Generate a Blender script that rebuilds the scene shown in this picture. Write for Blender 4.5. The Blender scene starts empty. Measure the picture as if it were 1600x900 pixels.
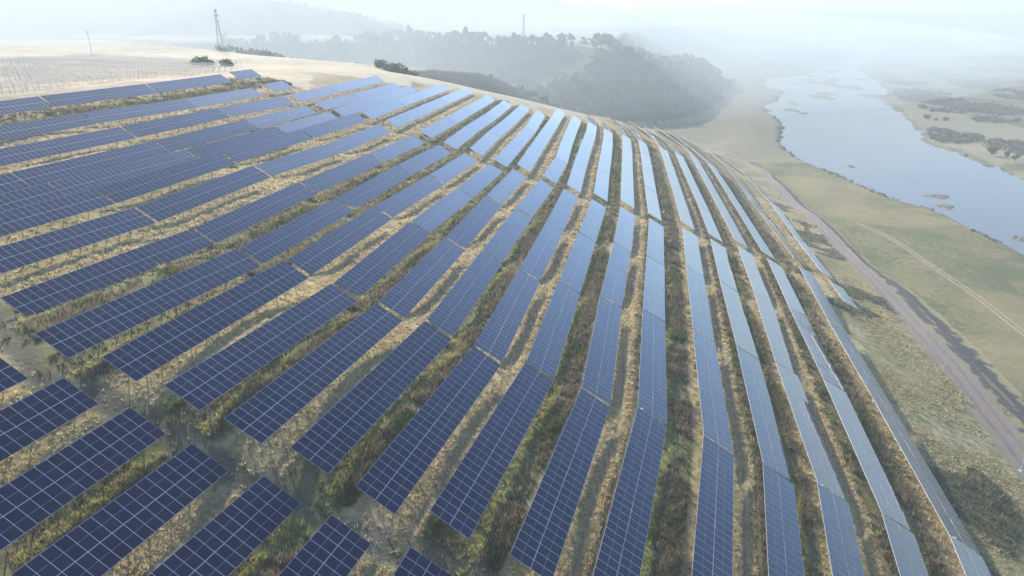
import bpy, bmesh, math, random
import numpy as np
from mathutils import Matrix, Vector
R_ = math.radians
random.seed(7); rng = np.random.default_rng(7)
S = bpy.context.scene
COL = S.collection

# ------------------------------------------------------------------ camera
F_PX = 1070.0; PITCH = 21.43
cd = bpy.data.cameras.new("camera"); cam = bpy.data.objects.new("camera", cd); COL.objects.link(cam)
cd.sensor_width = 36.0; cd.lens = 36.0 * F_PX / 1600.0
cd.clip_start = 0.5; cd.clip_end = 40000
cam.location = (0, 0, 0); cam.rotation_euler = (R_(90 - PITCH), 0, 0)
S.camera = cam
# ------------------------------------------------------------------ sky, sun, exposure
SUN_AZ = -26.0; SUN_EL = 26.0
w = bpy.data.worlds.new("World"); S.world = w; w.use_nodes = True
nt = w.node_tree; nt.nodes.clear()
sky = nt.nodes.new('ShaderNodeTexSky'); sky.sky_type = 'NISHITA'; sky.sun_disc = False
sky.sun_elevation = R_(SUN_EL); sky.sun_rotation = R_(SUN_AZ)
sky.air_density = 1.0; sky.dust_density = 1.7; sky.ozone_density = 4.5; sky.altitude = 200
bg = nt.nodes.new('ShaderNodeBackground'); bg.inputs[1].default_value = 0.14
wo = nt.nodes.new('ShaderNodeOutputWorld')
nt.links.new(sky.outputs[0], bg.inputs[0]); nt.links.new(bg.outputs[0], wo.inputs[0])
sd = bpy.data.lights.new("sun", 'SUN'); sd.energy = 5.0; sd.angle = R_(0.6); sd.color = (1.0, 0.89, 0.73)
sun = bpy.data.objects.new("sun", sd); COL.objects.link(sun)
sv = Vector((math.sin(R_(SUN_AZ)) * math.cos(R_(SUN_EL)), math.cos(R_(SUN_AZ)) * math.cos(R_(SUN_EL)), math.sin(R_(SUN_EL))))
sun.rotation_euler = sv.to_track_quat('Z', 'Y').to_euler(); sun.location = sv * 500
S.view_settings.view_transform = 'Standard'; S.view_settings.look = 'None'
S.view_settings.gamma = 1.0; S.view_settings.use_curve_mapping = False
S.view_settings.exposure = 0.80
S.render.engine = 'CYCLES'
S.cycles.volume_bounces = 1; S.cycles.max_bounces = 6; S.cycles.volume_step_rate = 1.0
HAZE_TOP = 66.0; HAZE_DENSITY = 0.00052

# ------------------------------------------------------------------ data (metres, camera at the origin)
TABS = [["z1",0,0,-55.42,46.21,-32.46,18.55,0.15,29.75,32.06],["z2",0,0,-48.13,44.96,-34.67,18.53,0.35,29.84,32.06],["z3",0,0,-40.93,43.08,-36.89,18.51,0.13,29.73,32.06],["z4",0,0,-34.29,40.67,-39.21,18.79,-0.82,29.81,32.06],["z5",0,0,-27.11,38.9,-41.36,19.01,-1.72,29.32,32.06],["z6",0,0,-19.86,35.54,-43.62,18.66,-0.28,29.57,32.06],["z7",0,0,-12.05,33.15,-45.79,17.67,1.82,29.81,32.06],["a",0,0,-108.01,141.43,-17.27,16.92,0.79,29.82,32.06],["a",0,1,-103.56,179.57,-17.75,16.86,0.26,31.26,32.06],["a",0,2,-95.94,213.39,-17.75,16.22,0.66,31.06,32.06],["a",1,0,-89.99,241.91,-17.32,15.65,0.5,31.35,12.7],["b",0,0,-100.12,142.83,-21.07,17.0,0.71,29.76,32.06],["b",0,1,-91.51,174.97,-21.07,17.75,-0.14,29.69,32.06],["b",0,2,-83.94,208.04,-21.31,13.86,0.16,29.74,32.06],["b",1,0,-77.82,237.33,-20.85,13.26,0.5,30.39,12.44],["c",0,0,-88.97,137.19,-23.25,17.0,0.37,29.82,32.06],["c",0,1,-81.41,171.46,-23.38,17.46,0.96,30.12,32.06],["c",0,2,-74.09,206.67,-23.68,15.39,-0.2,30.6,32.06],["c",1,0,-66.21,241.01,-23.41,11.45,0.68,30.0,30.37],["c",1,1,-60.23,270.36,-23.18,11.6,0.22,30.0,29.55],["c",1,2,-56.02,291.56,-23.01,10.44,0.89,30.0,13.67],["d",0,0,-86.23,97.26,-24.97,17.07,0.32,29.76,32.06],["d",0,1,-77.31,128.17,-24.8,16.45,0.42,30.0,32.06],["d",0,2,-72.36,166.72,-25.74,16.25,0.96,30.62,32.06],["d",0,3,-65.85,202.21,-26.03,13.39,0.16,29.87,32.06],["d",1,0,-58.11,237.2,-25.73,12.36,0.27,30.0,28.15],["d",1,1,-51.94,265.49,-25.6,12.23,0.23,30.0,29.77],["d",1,2,-47.7,285.81,-25.43,10.67,1.05,30.0,11.74],["e",0,0,-79.91,96.34,-26.49,17.04,0.26,29.71,32.06],["e",0,1,-70.72,127.0,-26.36,16.48,0.08,29.41,32.06],["e",0,2,-65.05,165.91,-27.47,17.96,1.24,30.09,32.06],["e",0,3,-58.48,202.3,-27.91,12.2,-0.07,30.33,32.06],["e",1,0,-51.37,238.42,-27.4,11.09,0.76,30.0,34.96],["e",1,1,-45.23,270.69,-26.96,10.42,0.78,30.0,30.75],["e",1,2,-41.66,290.18,-26.69,10.35,0.8,30.0,8.89],["f",0,0,-72.27,95.99,-27.22,17.01,-0.34,29.79,32.06],["f",0,1,-64.23,128.71,-27.47,16.16,1.1,30.54,32.06],["f",0,2,-59.35,169.89,-28.74,16.44,0.97,30.51,32.06],["f",0,3,-52.22,207.25,-29.15,15.9,0.86,30.13,32.06],["f",1,0,-44.08,243.13,-28.81,10.41,0.66,30.0,33.75],["f",1,1,-38.41,274.22,-28.54,10.24,0.28,30.0,29.45],["f",1,2,-32.86,305.21,-28.46,10.09,0.03,30.0,33.52],["g",0,0,-64.22,92.65,-29.36,17.05,-0.91,29.75,32.06],["g",0,1,-55.91,124.9,-29.61,15.68,1.39,29.47,32.06],["g",0,2,-50.24,164.9,-31.15,16.5,-0.43,28.68,32.06],["g",0,3,-43.18,200.4,-31.76,12.93,0.9,29.59,32.06],["g",1,0,-35.73,239.6,-31.13,10.59,0.52,30.0,31.78],["g",1,1,-30.0,270.99,-30.87,10.12,0.44,30.0,32.04],["g",1,2,-24.33,303.87,-30.68,9.45,0.2,30.0,34.69],["g",1,3,-20.65,325.95,-30.62,9.54,0.04,30.0,10.08],["h",0,0,-54.09,89.73,-32.07,17.45,-0.71,29.8,32.06],["h",0,1,-45.61,121.6,-32.27,14.89,1.09,29.91,32.06],["h",0,2,-39.66,161.38,-33.68,15.93,0.94,29.32,32.06],["h",0,3,-32.42,197.52,-34.34,13.67,-0.04,30.63,32.06],["h",1,0,-24.56,235.73,-33.95,10.89,0.63,30.0,31.14],["h",1,1,-18.97,266.03,-33.59,9.97,0.68,30.0,30.49],["h",1,2,-13.64,296.58,-33.34,9.85,0.28,30.0,31.55],["h",1,3,-10.19,317.24,-33.21,8.31,0.57,30.0,10.34],["i",0,0,-43.16,79.26,-31.96,17.59,-1.16,29.52,32.06],["i",0,1,-37.21,117.5,-34.52,14.1,0.6,30.53,32.06],["i",0,2,-31.13,155.92,-35.8,14.38,1.38,30.24,32.06],["i",0,3,-24.01,192.11,-36.43,14.11,-0.03,32.0,32.06],["i",1,0,-16.65,229.31,-36.19,9.43,0.92,30.0,32.07],["i",1,1,-11.24,260.03,-35.77,10.6,0.59,30.0,30.32],["i",1,2,-5.92,290.57,-35.4,9.19,0.79,30.0,31.69],["i",1,3,-2.61,312.0,-35.08,7.69,1.02,30.0,11.69],["j",0,0,-36.01,78.16,-33.75,17.42,0.1,29.32,32.06],["j",0,1,-29.59,116.83,-36.08,14.23,1.01,30.01,32.06],["j",0,2,-22.9,155.03,-37.59,14.6,0.19,29.47,32.06],["j",0,3,-15.66,189.78,-38.35,12.78,-0.18,30.29,32.06],["j",1,0,-8.68,228.7,-38.02,8.78,0.91,30.0,32.63],["j",1,1,-3.85,257.62,-37.64,10.36,0.54,30.0,26.02],["j",1,2,1.5,288.67,-37.18,9.36,1.03,30.0,37.02],["j",1,3,5.31,312.23,-36.74,8.58,1.18,30.0,10.7],["k",0,0,-28.68,75.56,-35.96,17.34,-1.1,28.58,32.06],["k",0,1,-21.52,112.37,-38.04,13.46,1.55,29.46,32.06],["k",0,2,-14.99,149.33,-39.45,12.81,-0.79,29.76,32.06],["k",0,3,-8.06,183.17,-40.28,12.76,-0.07,30.02,32.06],["k",1,0,-0.93,221.06,-40.21,9.53,0.76,30.0,31.07],["k",1,1,4.37,252.13,-39.75,9.82,0.91,30.0,31.99],["k",1,2,9.37,284.52,-39.12,7.81,1.3,30.0,33.58],["k",1,3,12.22,305.49,-38.63,7.46,1.35,30.0,8.75],["l",0,0,-21.78,72.62,-37.83,17.05,-0.68,28.37,32.06],["l",0,1,-14.34,108.83,-39.95,12.76,0.56,30.0,32.06],["l",0,2,-7.76,146.52,-41.26,12.84,1.83,29.63,32.06],["l",0,3,-1.02,182.81,-41.86,11.85,0.33,29.61,32.06],["l",1,0,5.87,221.15,-41.63,8.89,0.83,30.0,31.48],["l",1,1,10.95,253.13,-41.13,9.15,0.92,30.0,33.3],["l",1,2,16.06,284.86,-40.68,9.16,0.71,30.0,30.99],["l",1,3,20.91,315.98,-40.33,8.56,0.56,30.0,32.01],["m",0,0,-15.01,71.22,-40.14,17.63,-0.03,30.02,32.06],["m",0,1,-7.11,105.96,-41.63,12.1,0.48,30.78,32.06],["m",0,2,-0.5,141.57,-42.72,12.15,0.66,29.86,32.06],["m",0,3,6.49,176.91,-43.56,12.7,0.12,30.17,32.06],["m",1,0,13.78,213.59,-43.8,10.89,0.4,30.0,29.56],["m",1,1,18.79,244.91,-43.39,7.51,1.01,30.0,33.9],["m",1,2,23.15,276.25,-42.85,8.39,0.94,30.0,29.4],["m",1,3,27.69,306.22,-42.38,8.83,0.83,30.0,31.23],["n",0,0,-8.1,67.7,-42.16,17.4,-0.51,30.63,32.06],["n",0,1,-0.04,101.27,-43.41,11.78,0.31,30.45,32.06],["n",0,2,6.63,135.96,-44.39,11.85,0.46,28.78,32.06],["n",0,3,13.34,171.85,-45.23,11.23,1.08,29.3,32.06],["n",1,0,20.11,209.83,-45.46,8.5,0.7,30.0,30.56],["n",1,1,25.05,241.49,-45.01,9.19,0.93,30.0,33.52],["n",1,2,30.44,274.35,-44.49,9.44,0.85,30.0,33.08],["n",1,3,34.84,303.16,-44.17,7.72,0.32,30.0,25.22],["n",1,4,37.24,326.89,-44.14,3.56,-0.2,30.0,22.52],["o",0,0,-1.08,66.79,-44.22,17.49,-0.35,30.42,32.06],["o",0,1,7.12,99.39,-45.06,11.68,0.19,29.51,32.06],["o",0,2,13.82,133.2,-45.97,11.65,-0.17,27.98,32.06],["o",0,3,20.63,167.46,-46.88,11.63,0.0,29.79,32.06],["o",1,0,27.71,207.7,-47.26,8.45,0.53,30.0,32.72],["o",1,1,32.43,238.46,-46.94,9.05,0.68,30.0,29.53],["o",1,2,37.01,267.71,-46.54,8.73,0.84,30.0,29.68],["o",1,3,40.99,295.37,-46.17,7.61,0.67,30.0,26.22],["o",1,4,43.33,319.74,-45.98,3.02,0.19,30.0,22.78],["p",0,0,6.39,63.99,-46.66,17.2,0.09,29.75,32.06],["p",0,1,14.45,96.37,-46.97,11.26,1.47,30.57,32.06],["p",0,2,21.49,131.27,-47.83,12.1,0.44,29.36,32.06],["p",0,3,28.49,165.64,-48.65,11.25,0.05,29.97,32.06],["p",1,0,35.52,206.81,-49.25,8.86,0.19,30.0,32.23],["p",1,1,40.34,237.76,-49.07,8.86,0.46,30.0,30.41],["p",1,2,44.65,265.32,-48.78,8.91,0.75,30.0,25.38],["p",1,3,48.5,291.51,-48.36,7.84,1.08,30.0,27.57],["p",1,4,50.92,320.89,-47.83,1.98,0.98,30.0,31.47],["p",1,5,51.19,350.1,-47.49,-1.16,0.32,30.0,26.99],["q",0,0,13.69,62.3,-48.57,17.3,0.01,29.72,32.06],["q",0,1,21.78,94.24,-48.72,11.14,1.44,29.21,32.06],["q",0,2,28.56,127.64,-49.49,11.64,-1.2,27.96,32.06],["q",0,3,35.37,160.8,-50.44,11.43,-0.03,29.93,32.06],["q",1,0,42.51,202.04,-51.46,8.52,0.43,30.0,33.29],["q",1,1,47.01,232.18,-51.05,8.45,1.17,30.0,27.26],["q",1,1,51.07,259.53,-50.49,8.45,1.17,30.0,27.26],["q",1,2,54.93,286.84,-49.99,7.66,0.91,30.0,27.51],["q",1,3,57.25,315.43,-49.57,1.85,0.74,30.0,29.94],["q",1,4,57.47,342.66,-49.34,-1.22,0.19,30.0,24.55],["r",0,0,21.75,58.99,-50.67,17.11,-0.0,29.57,32.06],["r",0,1,29.82,90.73,-50.8,11.19,1.15,30.01,32.06],["r",0,2,36.74,124.44,-51.28,11.22,0.83,30.18,32.06],["r",0,3,44.09,159.43,-52.46,11.57,-0.57,29.54,32.06],["r",1,0,51.86,201.33,-53.89,8.94,-0.34,30.0,33.71],["r",1,1,56.78,233.55,-54.0,8.42,-0.04,30.0,31.49],["r",1,2,61.15,263.27,-53.86,8.29,0.58,30.0,28.59],["r",1,3,64.88,290.62,-53.41,7.18,1.32,30.0,26.61],["r",1,4,66.92,320.58,-52.61,1.3,1.7,30.0,33.55],["r",1,5,65.65,355.32,-51.78,-5.25,1.04,30.0,36.12],["s",0,0,28.59,56.01,-52.87,17.22,-0.08,29.8,32.06],["s",0,1,36.74,87.83,-52.91,10.9,2.03,30.72,32.06],["s",0,2,43.47,121.06,-53.29,10.84,-0.21,30.0,32.06],["s",0,3,50.66,155.45,-54.51,11.37,-0.08,29.64,32.06],["s",1,0,58.85,197.22,-56.29,8.99,-0.2,30.0,33.19],["s",1,1,63.1,225.77,-56.25,7.73,0.45,30.0,24.14],["s",1,1,66.4,250.09,-56.06,7.73,0.45,30.0,24.14],["s",1,2,70.66,281.73,-55.55,7.63,1.19,30.0,39.32],["s",1,3,73.59,316.52,-54.78,1.2,1.35,30.0,30.64],["s",1,4,72.63,350.21,-54.01,-3.97,1.28,30.0,36.86],["t",0,0,35.12,54.66,-54.71,17.23,-0.04,29.75,32.06],["t",0,1,43.02,86.07,-54.71,10.58,1.05,30.74,32.06],["t",0,2,50.05,119.3,-55.19,11.72,0.71,30.53,32.06],["t",0,3,57.66,154.11,-56.17,10.77,0.79,30.26,32.06],["t",1,0,66.82,199.83,-58.66,9.15,-0.93,30.0,34.91],["t",1,1,72.3,234.92,-59.17,8.61,-0.7,30.0,36.15],["t",1,2,77.28,268.51,-59.41,8.26,-0.07,30.0,31.76],["t",1,3,81.58,299.92,-59.17,7.32,0.92,30.0,31.67],["t",1,4,84.17,333.46,-58.46,1.85,1.47,30.0,35.7],["t",1,5,83.19,371.13,-57.65,-4.5,1.0,30.0,39.8],["u",0,0,41.92,51.34,-56.56,17.03,-0.34,29.88,32.06],["u",0,1,49.96,83.06,-56.52,10.53,2.35,30.71,32.06],["u",0,2,56.82,116.25,-56.87,10.9,-0.3,30.12,32.06],["u",0,3,64.51,151.05,-58.38,11.24,0.05,29.39,32.06],["u",1,0,75.96,205.91,-62.2,8.75,-0.47,30.0,47.74],["u",1,1,81.41,241.86,-62.42,8.38,-0.08,30.0,24.6],["u",1,1,85.06,266.59,-62.45,8.38,-0.08,30.0,24.6],["u",1,2,89.04,296.09,-62.24,7.19,0.74,30.0,34.54],["u",1,3,91.56,330.45,-61.61,1.2,1.38,30.0,34.46],["u",1,4,90.61,369.0,-60.56,-3.52,1.7,30.0,42.76],["v",0,0,49.92,50.14,-58.88,17.0,-0.22,29.77,32.06],["v",0,1,57.84,81.57,-58.94,10.56,1.34,30.23,32.06],["v",0,2,64.2,114.09,-58.83,10.15,1.1,29.84,32.06],["v",0,3,73.21,151.43,-60.95,11.41,0.5,29.82,32.06],["v",1,0,87.96,211.02,-66.8,9.74,-2.34,30.0,46.78],["v",1,1,95.21,253.0,-68.57,9.86,-2.43,30.0,38.51],["v",1,2,102.31,293.04,-69.96,10.23,-1.51,30.0,42.86],["v",1,3,108.55,331.62,-70.67,7.93,-0.47,30.0,35.33],["v",1,4,112.1,371.04,-70.63,2.91,0.49,30.0,43.92],["v",1,5,111.63,416.17,-70.48,-3.91,-0.09,30.0,46.5],["w",0,0,86.45,165.6,-66.83,9.91,0.25,29.27,15.8],["w",1,0,91.68,197.85,-67.24,8.02,0.89,29.99,33.71],["w",1,1,105.49,255.44,-72.17,8.86,1.19,29.97,45.35],["w",1,2,117.59,310.52,-76.13,6.29,0.61,29.99,28.76],["w",1,2,120.79,339.5,-75.82,6.29,0.61,29.99,28.76],["w",1,3,126.5,378.28,-78.03,2.65,-0.88,29.98,27.69],["w",1,3,127.81,406.34,-78.46,2.65,-0.88,29.98,27.69],["w",1,3,129.11,434.39,-78.89,2.65,-0.88,29.98,27.69]]
RIVER = [[184.3,187.7],[193.0,225.1],[195.1,247.4],[196.6,270.3],[199.1,296.3],[195.8,318.6],[188.8,334.9],[189.4,362.9],[187.8,390.4],[184.0,422.0],[186.9,461.0],[195.3,499.0],[216.6,559.8],[231.9,595.7],[239.9,636.2],[244.8,677.5],[264.1,729.7],[317.3,831.4],[340.2,885.0],[341.1,918.7],[326.5,910.0],[351.9,1004.3],[401.1,1119.6],[436.0,1132.5],[479.2,1159.3],[555.3,1296.9],[653.9,1470.3],[733.4,1613.5],[816.6,1667.5],[735.4,1515.2],[648.7,1368.8],[599.8,1232.0],[547.2,1070.5],[496.3,945.6],[463.8,869.0],[432.6,824.3],[409.5,764.9],[384.5,697.5],[358.0,636.2],[328.5,559.8],[301.0,501.7],[303.7,465.7],[296.7,434.3],[295.6,414.1],[283.1,373.8],[270.7,312.8],[256.1,247.4]]
ISLES = [[216.6,341.5,4.9,3.8],[208.2,321.0,3.1,4.5],[209.3,268.6,2.1,2.1],[208.0,271.2,1.3,1.4],[207.6,418.0,1.3,3.2],[277.7,697.5,5.7,10.5],[438.6,1004.3,16.2,30.1],[444.4,945.6,15.3,34.7],[552.7,1263.6,22.6,54.6],[437.0,824.3,8.2,23.4],[403.7,746.9,6.8,16.9],[644.6,1448.9,18.0,34.8],[582.9,1159.3,6.2,16.7],[279.3,672.7,3.7,4.6]]
ROAD = [[137.1,476.3,-81.5],[142.2,435.0,-81.3],[143.5,391.4,-80.5],[136.3,346.4,-79.5],[127.7,288.6,-77.5],[120.1,246.2,-76],[112.3,207.5,-74.8],[108.2,183.5,-74],[102.9,159.1,-73],[98.6,138.3,-72.2],[93.5,119.1,-71.5],[90.4,107.0,-71],[86.0,90.0,-70.5],[81.4,74.2,-70]]
BANK = [[146.5,384.0,-80.8],[137.6,328.4,-79.5],[130.1,280.8,-78.2],[122.5,240.5,-77.2],[117.4,211.0,-76.5],[117.9,191.5,-76.2],[112.7,168.3,-75.3],[108.4,147.5,-74.4],[104.5,129.2,-73.6],[101.7,112.2,-73],[98.2,94.2,-72.5]]
TRACK = [[149.5,363.1,-81.6],[145.5,313.1,-81],[145.5,284.0,-80.5],[149.2,264.1,-80.2],[147.6,242.4,-79.8],[144.0,216.0,-79],[141.0,191.3,-78.2],[135.9,164.9,-77.5],[130.6,136.6,-77]]
CTL = [[137.1,476.3,-81.5],[142.2,435.0,-81.3],[143.5,391.4,-80.5],[136.3,346.4,-79.5],[127.7,288.6,-77.5],[120.1,246.2,-76],[112.3,207.5,-74.8],[108.2,183.5,-74],[102.9,159.1,-73],[98.6,138.3,-72.2],[93.5,119.1,-71.5],[90.4,107.0,-71],[86.0,90.0,-70.5],[81.4,74.2,-70],[149.5,363.1,-81.6],[145.5,313.1,-81],[145.5,284.0,-80.5],[149.2,264.1,-80.2],[147.6,242.4,-79.8],[144.0,216.0,-79],[141.0,191.3,-78.2],[135.9,164.9,-77.5],[130.6,136.6,-77],[172.9,216.1,-82.5],[186.3,273.4,-83],[181.4,314.9,-83],[171.5,361.6,-83],[169.1,409.2,-83],[210.5,604.3,-82.5],[162.9,518.3,-82.5],[154.8,581.5,-82],[238.6,751.3,-82.5],[-287.9,593.9,-19.5],[-247.7,561.2,-20.7],[-179.4,506.5,-23.4],[-123.4,462.9,-24.9],[-99.3,446.6,-25.5],[-486.0,691.2,-18.1],[-359.3,659.1,-17.8],[-214.5,539.2,-22.2],[-148.8,479.5,-23.7],[-80.7,431.3,-26.1],[-258.7,364.0,-19.6],[-142.1,196.3,-19.8],[-185.0,346.6,-20.1],[-116.8,260.9,-19.6],[-116.6,409.0,-25.4],[-33.9,377.6,-31.6],[6.5,361.1,-38.1],[54.0,369.0,-48.1],[86.4,391.6,-55.9]]
ROAD = ROAD[::-1]; BANK = BANK[::-1]; TRACK = TRACK[::-1]      # near to far, so that + is the river side

# ------------------------------------------------------------------ helpers
def tag(o, label=None, cat=None, group=None, kind=None):
    if label: o['label'] = label
    if cat: o['category'] = cat
    if group: o['group'] = group
    if kind: o['kind'] = kind
    return o
def empty(name, loc, rz=0.0):
    o = bpy.data.objects.new(name, None); COL.objects.link(o)
    o.empty_display_size = 0.5; o.location = loc; o.rotation_euler = (0, 0, rz); return o
def mobj(name, me, parent=None):
    o = bpy.data.objects.new(name, me); COL.objects.link(o)
    if parent is not None: o.parent = parent
    return o
def np_mesh(name, V, F, mats, smooth=False, attrs=None, cattrs=None):
    """V (n,3); F (m,k) uniform polygons"""
    V = np.asarray(V, np.float32); F = np.asarray(F, np.int32)
    me = bpy.data.meshes.new(name)
    n, k = F.shape
    me.vertices.add(len(V)); me.vertices.foreach_set('co', V.ravel())
    me.loops.add(n * k); me.loops.foreach_set('vertex_index', F.ravel())
    me.polygons.add(n); me.polygons.foreach_set('loop_start', np.arange(0, n * k, k, dtype=np.int32))
    me.polygons.foreach_set('loop_total', np.full(n, k, np.int32))
    if smooth: me.polygons.foreach_set('use_smooth', np.ones(n, bool))
    for nm, a in (attrs or {}).items():
        at = me.attributes.new(nm, 'FLOAT', 'POINT'); at.data.foreach_set('value', np.asarray(a, np.float32).ravel())
    for nm, a in (cattrs or {}).items():
        at = me.attributes.new(nm, 'FLOAT_COLOR', 'POINT')
        c = np.ones((len(V), 4), np.float32); c[:, :3] = a; at.data.foreach_set('color', c.ravel())
    me.update(calc_edges=True); me.validate(verbose=False)
    for m in (mats if isinstance(mats, (list, tuple)) else [mats]): me.materials.append(m)
    return me
class MB:
    def __init__(s): s.v = []; s.f = []
    def box(s, c, size, M=None, taper=1.0):
        n = len(s.v)
        for dz in (-.5, .5):
            k = taper if dz > 0 else 1.0
            for dx, dy in ((-.5, -.5), (.5, -.5), (.5, .5), (-.5, .5)):
                p = Vector((dx * size[0] * k, dy * size[1] * k, dz * size[2]))
                if M is not None: p = M @ p
                s.v.append((p[0] + c[0], p[1] + c[1], p[2] + c[2]))
        for q in ((0, 3, 2, 1), (4, 5, 6, 7), (0, 1, 5, 4), (1, 2, 6, 5), (2, 3, 7, 6), (3, 0, 4, 7)):
            s.f.append(tuple(n + i for i in q))
    def bar(s, a, b, r, r2=None, seg=6):
        a = Vector(a); b = Vector(b); d = (b - a).normalized()
        u = d.cross(Vector((0, 0, 1)) if abs(d.z) < .9 else Vector((1, 0, 0))).normalized(); v = d.cross(u)
        n = len(s.v); r2 = r if r2 is None else r2
        for p, rr in ((a, r), (b, r2)):
            for i in range(seg):
                t = 2 * math.pi * i / seg; q = p + u * (math.cos(t) * rr) + v * (math.sin(t) * rr); s.v.append(tuple(q))
        for i in range(seg):
            j = (i + 1) % seg; s.f.append((n + i, n + j, n + seg + j, n + seg + i))
        s.f.append(tuple(n + i for i in range(seg))[::-1]); s.f.append(tuple(n + seg + i for i in range(seg)))
    def mesh(s, name, mat):
        me = bpy.data.meshes.new(name); me.from_pydata(s.v, [], s.f); me.update(); me.materials.append(mat); return me
    def build(s, name, mat, parent=None): return mobj(name, s.mesh(name, mat), parent)

def hash2(ix, iy, seed):
    h = (ix.astype(np.int64) * 374761393 + iy.astype(np.int64) * 668265263 + seed * 1274126177) & 0x7fffffff
    h = ((h ^ (h >> 13)) * 1103515245) & 0x7fffffff
    return ((h ^ (h >> 16)) & 0xffff) / 65535.0
def vnoise(x, y, s, seed=0, octv=3):
    out = 0; amp = 1; tot = 0
    for o in range(octv):
        X = x / s; Y = y / s; ix = np.floor(X); iy = np.floor(Y); fx = X - ix; fy = Y - iy
        fx = fx * fx * (3 - 2 * fx); fy = fy * fy * (3 - 2 * fy)
        a = hash2(ix, iy, seed + o); b = hash2(ix + 1, iy, seed + o); c = hash2(ix, iy + 1, seed + o); d = hash2(ix + 1, iy + 1, seed + o)
        out = out + amp * ((a * (1 - fx) + b * fx) * (1 - fy) + (c * (1 - fx) + d * fx) * fy); tot += amp; amp *= .5; s *= .5
    return out / tot
def sstep(a, b, x):
    t = np.clip((x - a) / (b - a), 0, 1); return t * t * (3 - 2 * t)
def poly_dist(x, y, pts, closed=False):
    """distance to a polyline, parameter height along it (if pts have z) and side sign (+ = right)"""
    P = np.array([p[:2] for p in pts], float); Z = np.array([p[2] if len(p) > 2 else 0 for p in pts], float)
    n = len(P); best = np.full(x.shape, 1e9); zz = np.zeros(x.shape); side = np.ones(x.shape)
    for i in range(n if closed else n - 1):
        a = P[i]; b = P[(i + 1) % n]; d = b - a; L2 = d @ d + 1e-9
        t = np.clip(((x - a[0]) * d[0] + (y - a[1]) * d[1]) / L2, 0, 1)
        qx = a[0] + t * d[0]; qy = a[1] + t * d[1]; dd = np.hypot(x - qx, y - qy)
        m = dd < best; best = np.where(m, dd, best); zz = np.where(m, Z[i] * (1 - t) + Z[(i + 1) % n] * t, zz)
        cr = d[0] * (y - a[1]) - d[1] * (x - a[0]); side = np.where(m, np.where(cr < 0, 1.0, -1.0), side)
    return best, zz, side
def inside(x, y, pts):
    P = np.array([p[:2] for p in pts], float); c = np.zeros(x.shape, bool); n = len(P); j = n - 1
    for i in range(n):
        xi, yi = P[i]; xj, yj = P[j]
        m = ((yi > y) != (yj > y)) & (x < (xj - xi) * (y - yi) / (yj - yi + 1e-12) + xi); c ^= m; j = i
    return c

# ------------------------------------------------------------------ terrain height
CLEAR = 1.75
pts = []
for (n, s, k, x, y, z, az, sl, ti, L) in TABS:
    dx = math.sin(R_(az)); dy = math.cos(R_(az)); tz = math.tan(R_(sl))
    for t in ((-.33, .33) if L > 20 else (0,)):
        pts.append((x + dx * L * t, y + dy * L * t, z + tz * L * t - CLEAR, 1.0))
for c in CTL: pts.append((*c, 0.6))
for c in [(-80, 500, -48), (-30, 430, -52), (12, 418, -62), (60, 425, -75), (105, 455, -84), (-10, 520, -95), (-380, 547, -20), (-317, 557, -21), (-450, 450, -19), (-300, 430, -20), (-246, 509, -22.5), (-520, 560, -19), (-420, 620, -19), (-190, 477, -22.5), (-600, 480, -19), (100, 560, -110),
          (-60, -40, -33), (0, -40, -48), (60, -40, -64), (110, -10, -71), (-160, -40, -20), (-160, 60, -20), (-230, 150, -19),
          (-600, 300, -18), (-300, -100, -20), (-560, 950, -80), (-250, 850, -90), (-900, 600, -18), (-1100, 1000, -60), (-100, 700, -110),
          (250, 300, -92), (350, 100, -110), (250, 0, -86), (200, -100, -80), (350, 600, -115), (600, 0, -150), (600, 700, -160), (100, 900, -160), (-300, 1300, -150), (600, 1500, -220), (-1500, 0, -40), (-1200, 1800, -220), (0, -500, -60), (700, -500, -160), (-900, -500, -30), (1500, 500, -300), (0, 2000, -300)]:
    pts.append((*c, 0.6))
TP = np.array(pts); _n = len(TP); SC = 100.0
def _U(r2): return np.where(r2 > 0, 0.5 * r2 * np.log(r2 + 1e-12), 0)
_d = (TP[:, None, :2] - TP[None, :, :2]) / SC
_A = _U((_d ** 2).sum(-1)) + np.diag(0.012 / TP[:, 3])
_Q = np.c_[np.ones(_n), TP[:, :2] / SC]
_M = np.block([[_A, _Q], [_Q.T, np.zeros((3, 3))]])
_W = np.linalg.solve(_M, np.r_[TP[:, 2], 0, 0, 0])
def tps(x, y):
    out = np.zeros(x.shape)
    for i in range(0, len(x), 20000):
        X = x[i:i + 20000] / SC; Y = y[i:i + 20000] / SC
        r2 = (X[:, None] - TP[None, :, 0] / SC) ** 2 + (Y[:, None] - TP[None, :, 1] / SC) ** 2
        out[i:i + 20000] = _U(r2) @ _W[:_n] + _W[_n] + _W[_n + 1] * X + _W[_n + 2] * Y
    return out
_p = R_(PITCH); _c, _s = math.cos(_p), math.sin(_p)
def ray(px, py, t):
    u = (px - 800) / F_PX; v = (py - 450) / F_PX
    return (u * t, (_c - _s * v) * t, (-_s - _c * v) * t)
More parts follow.
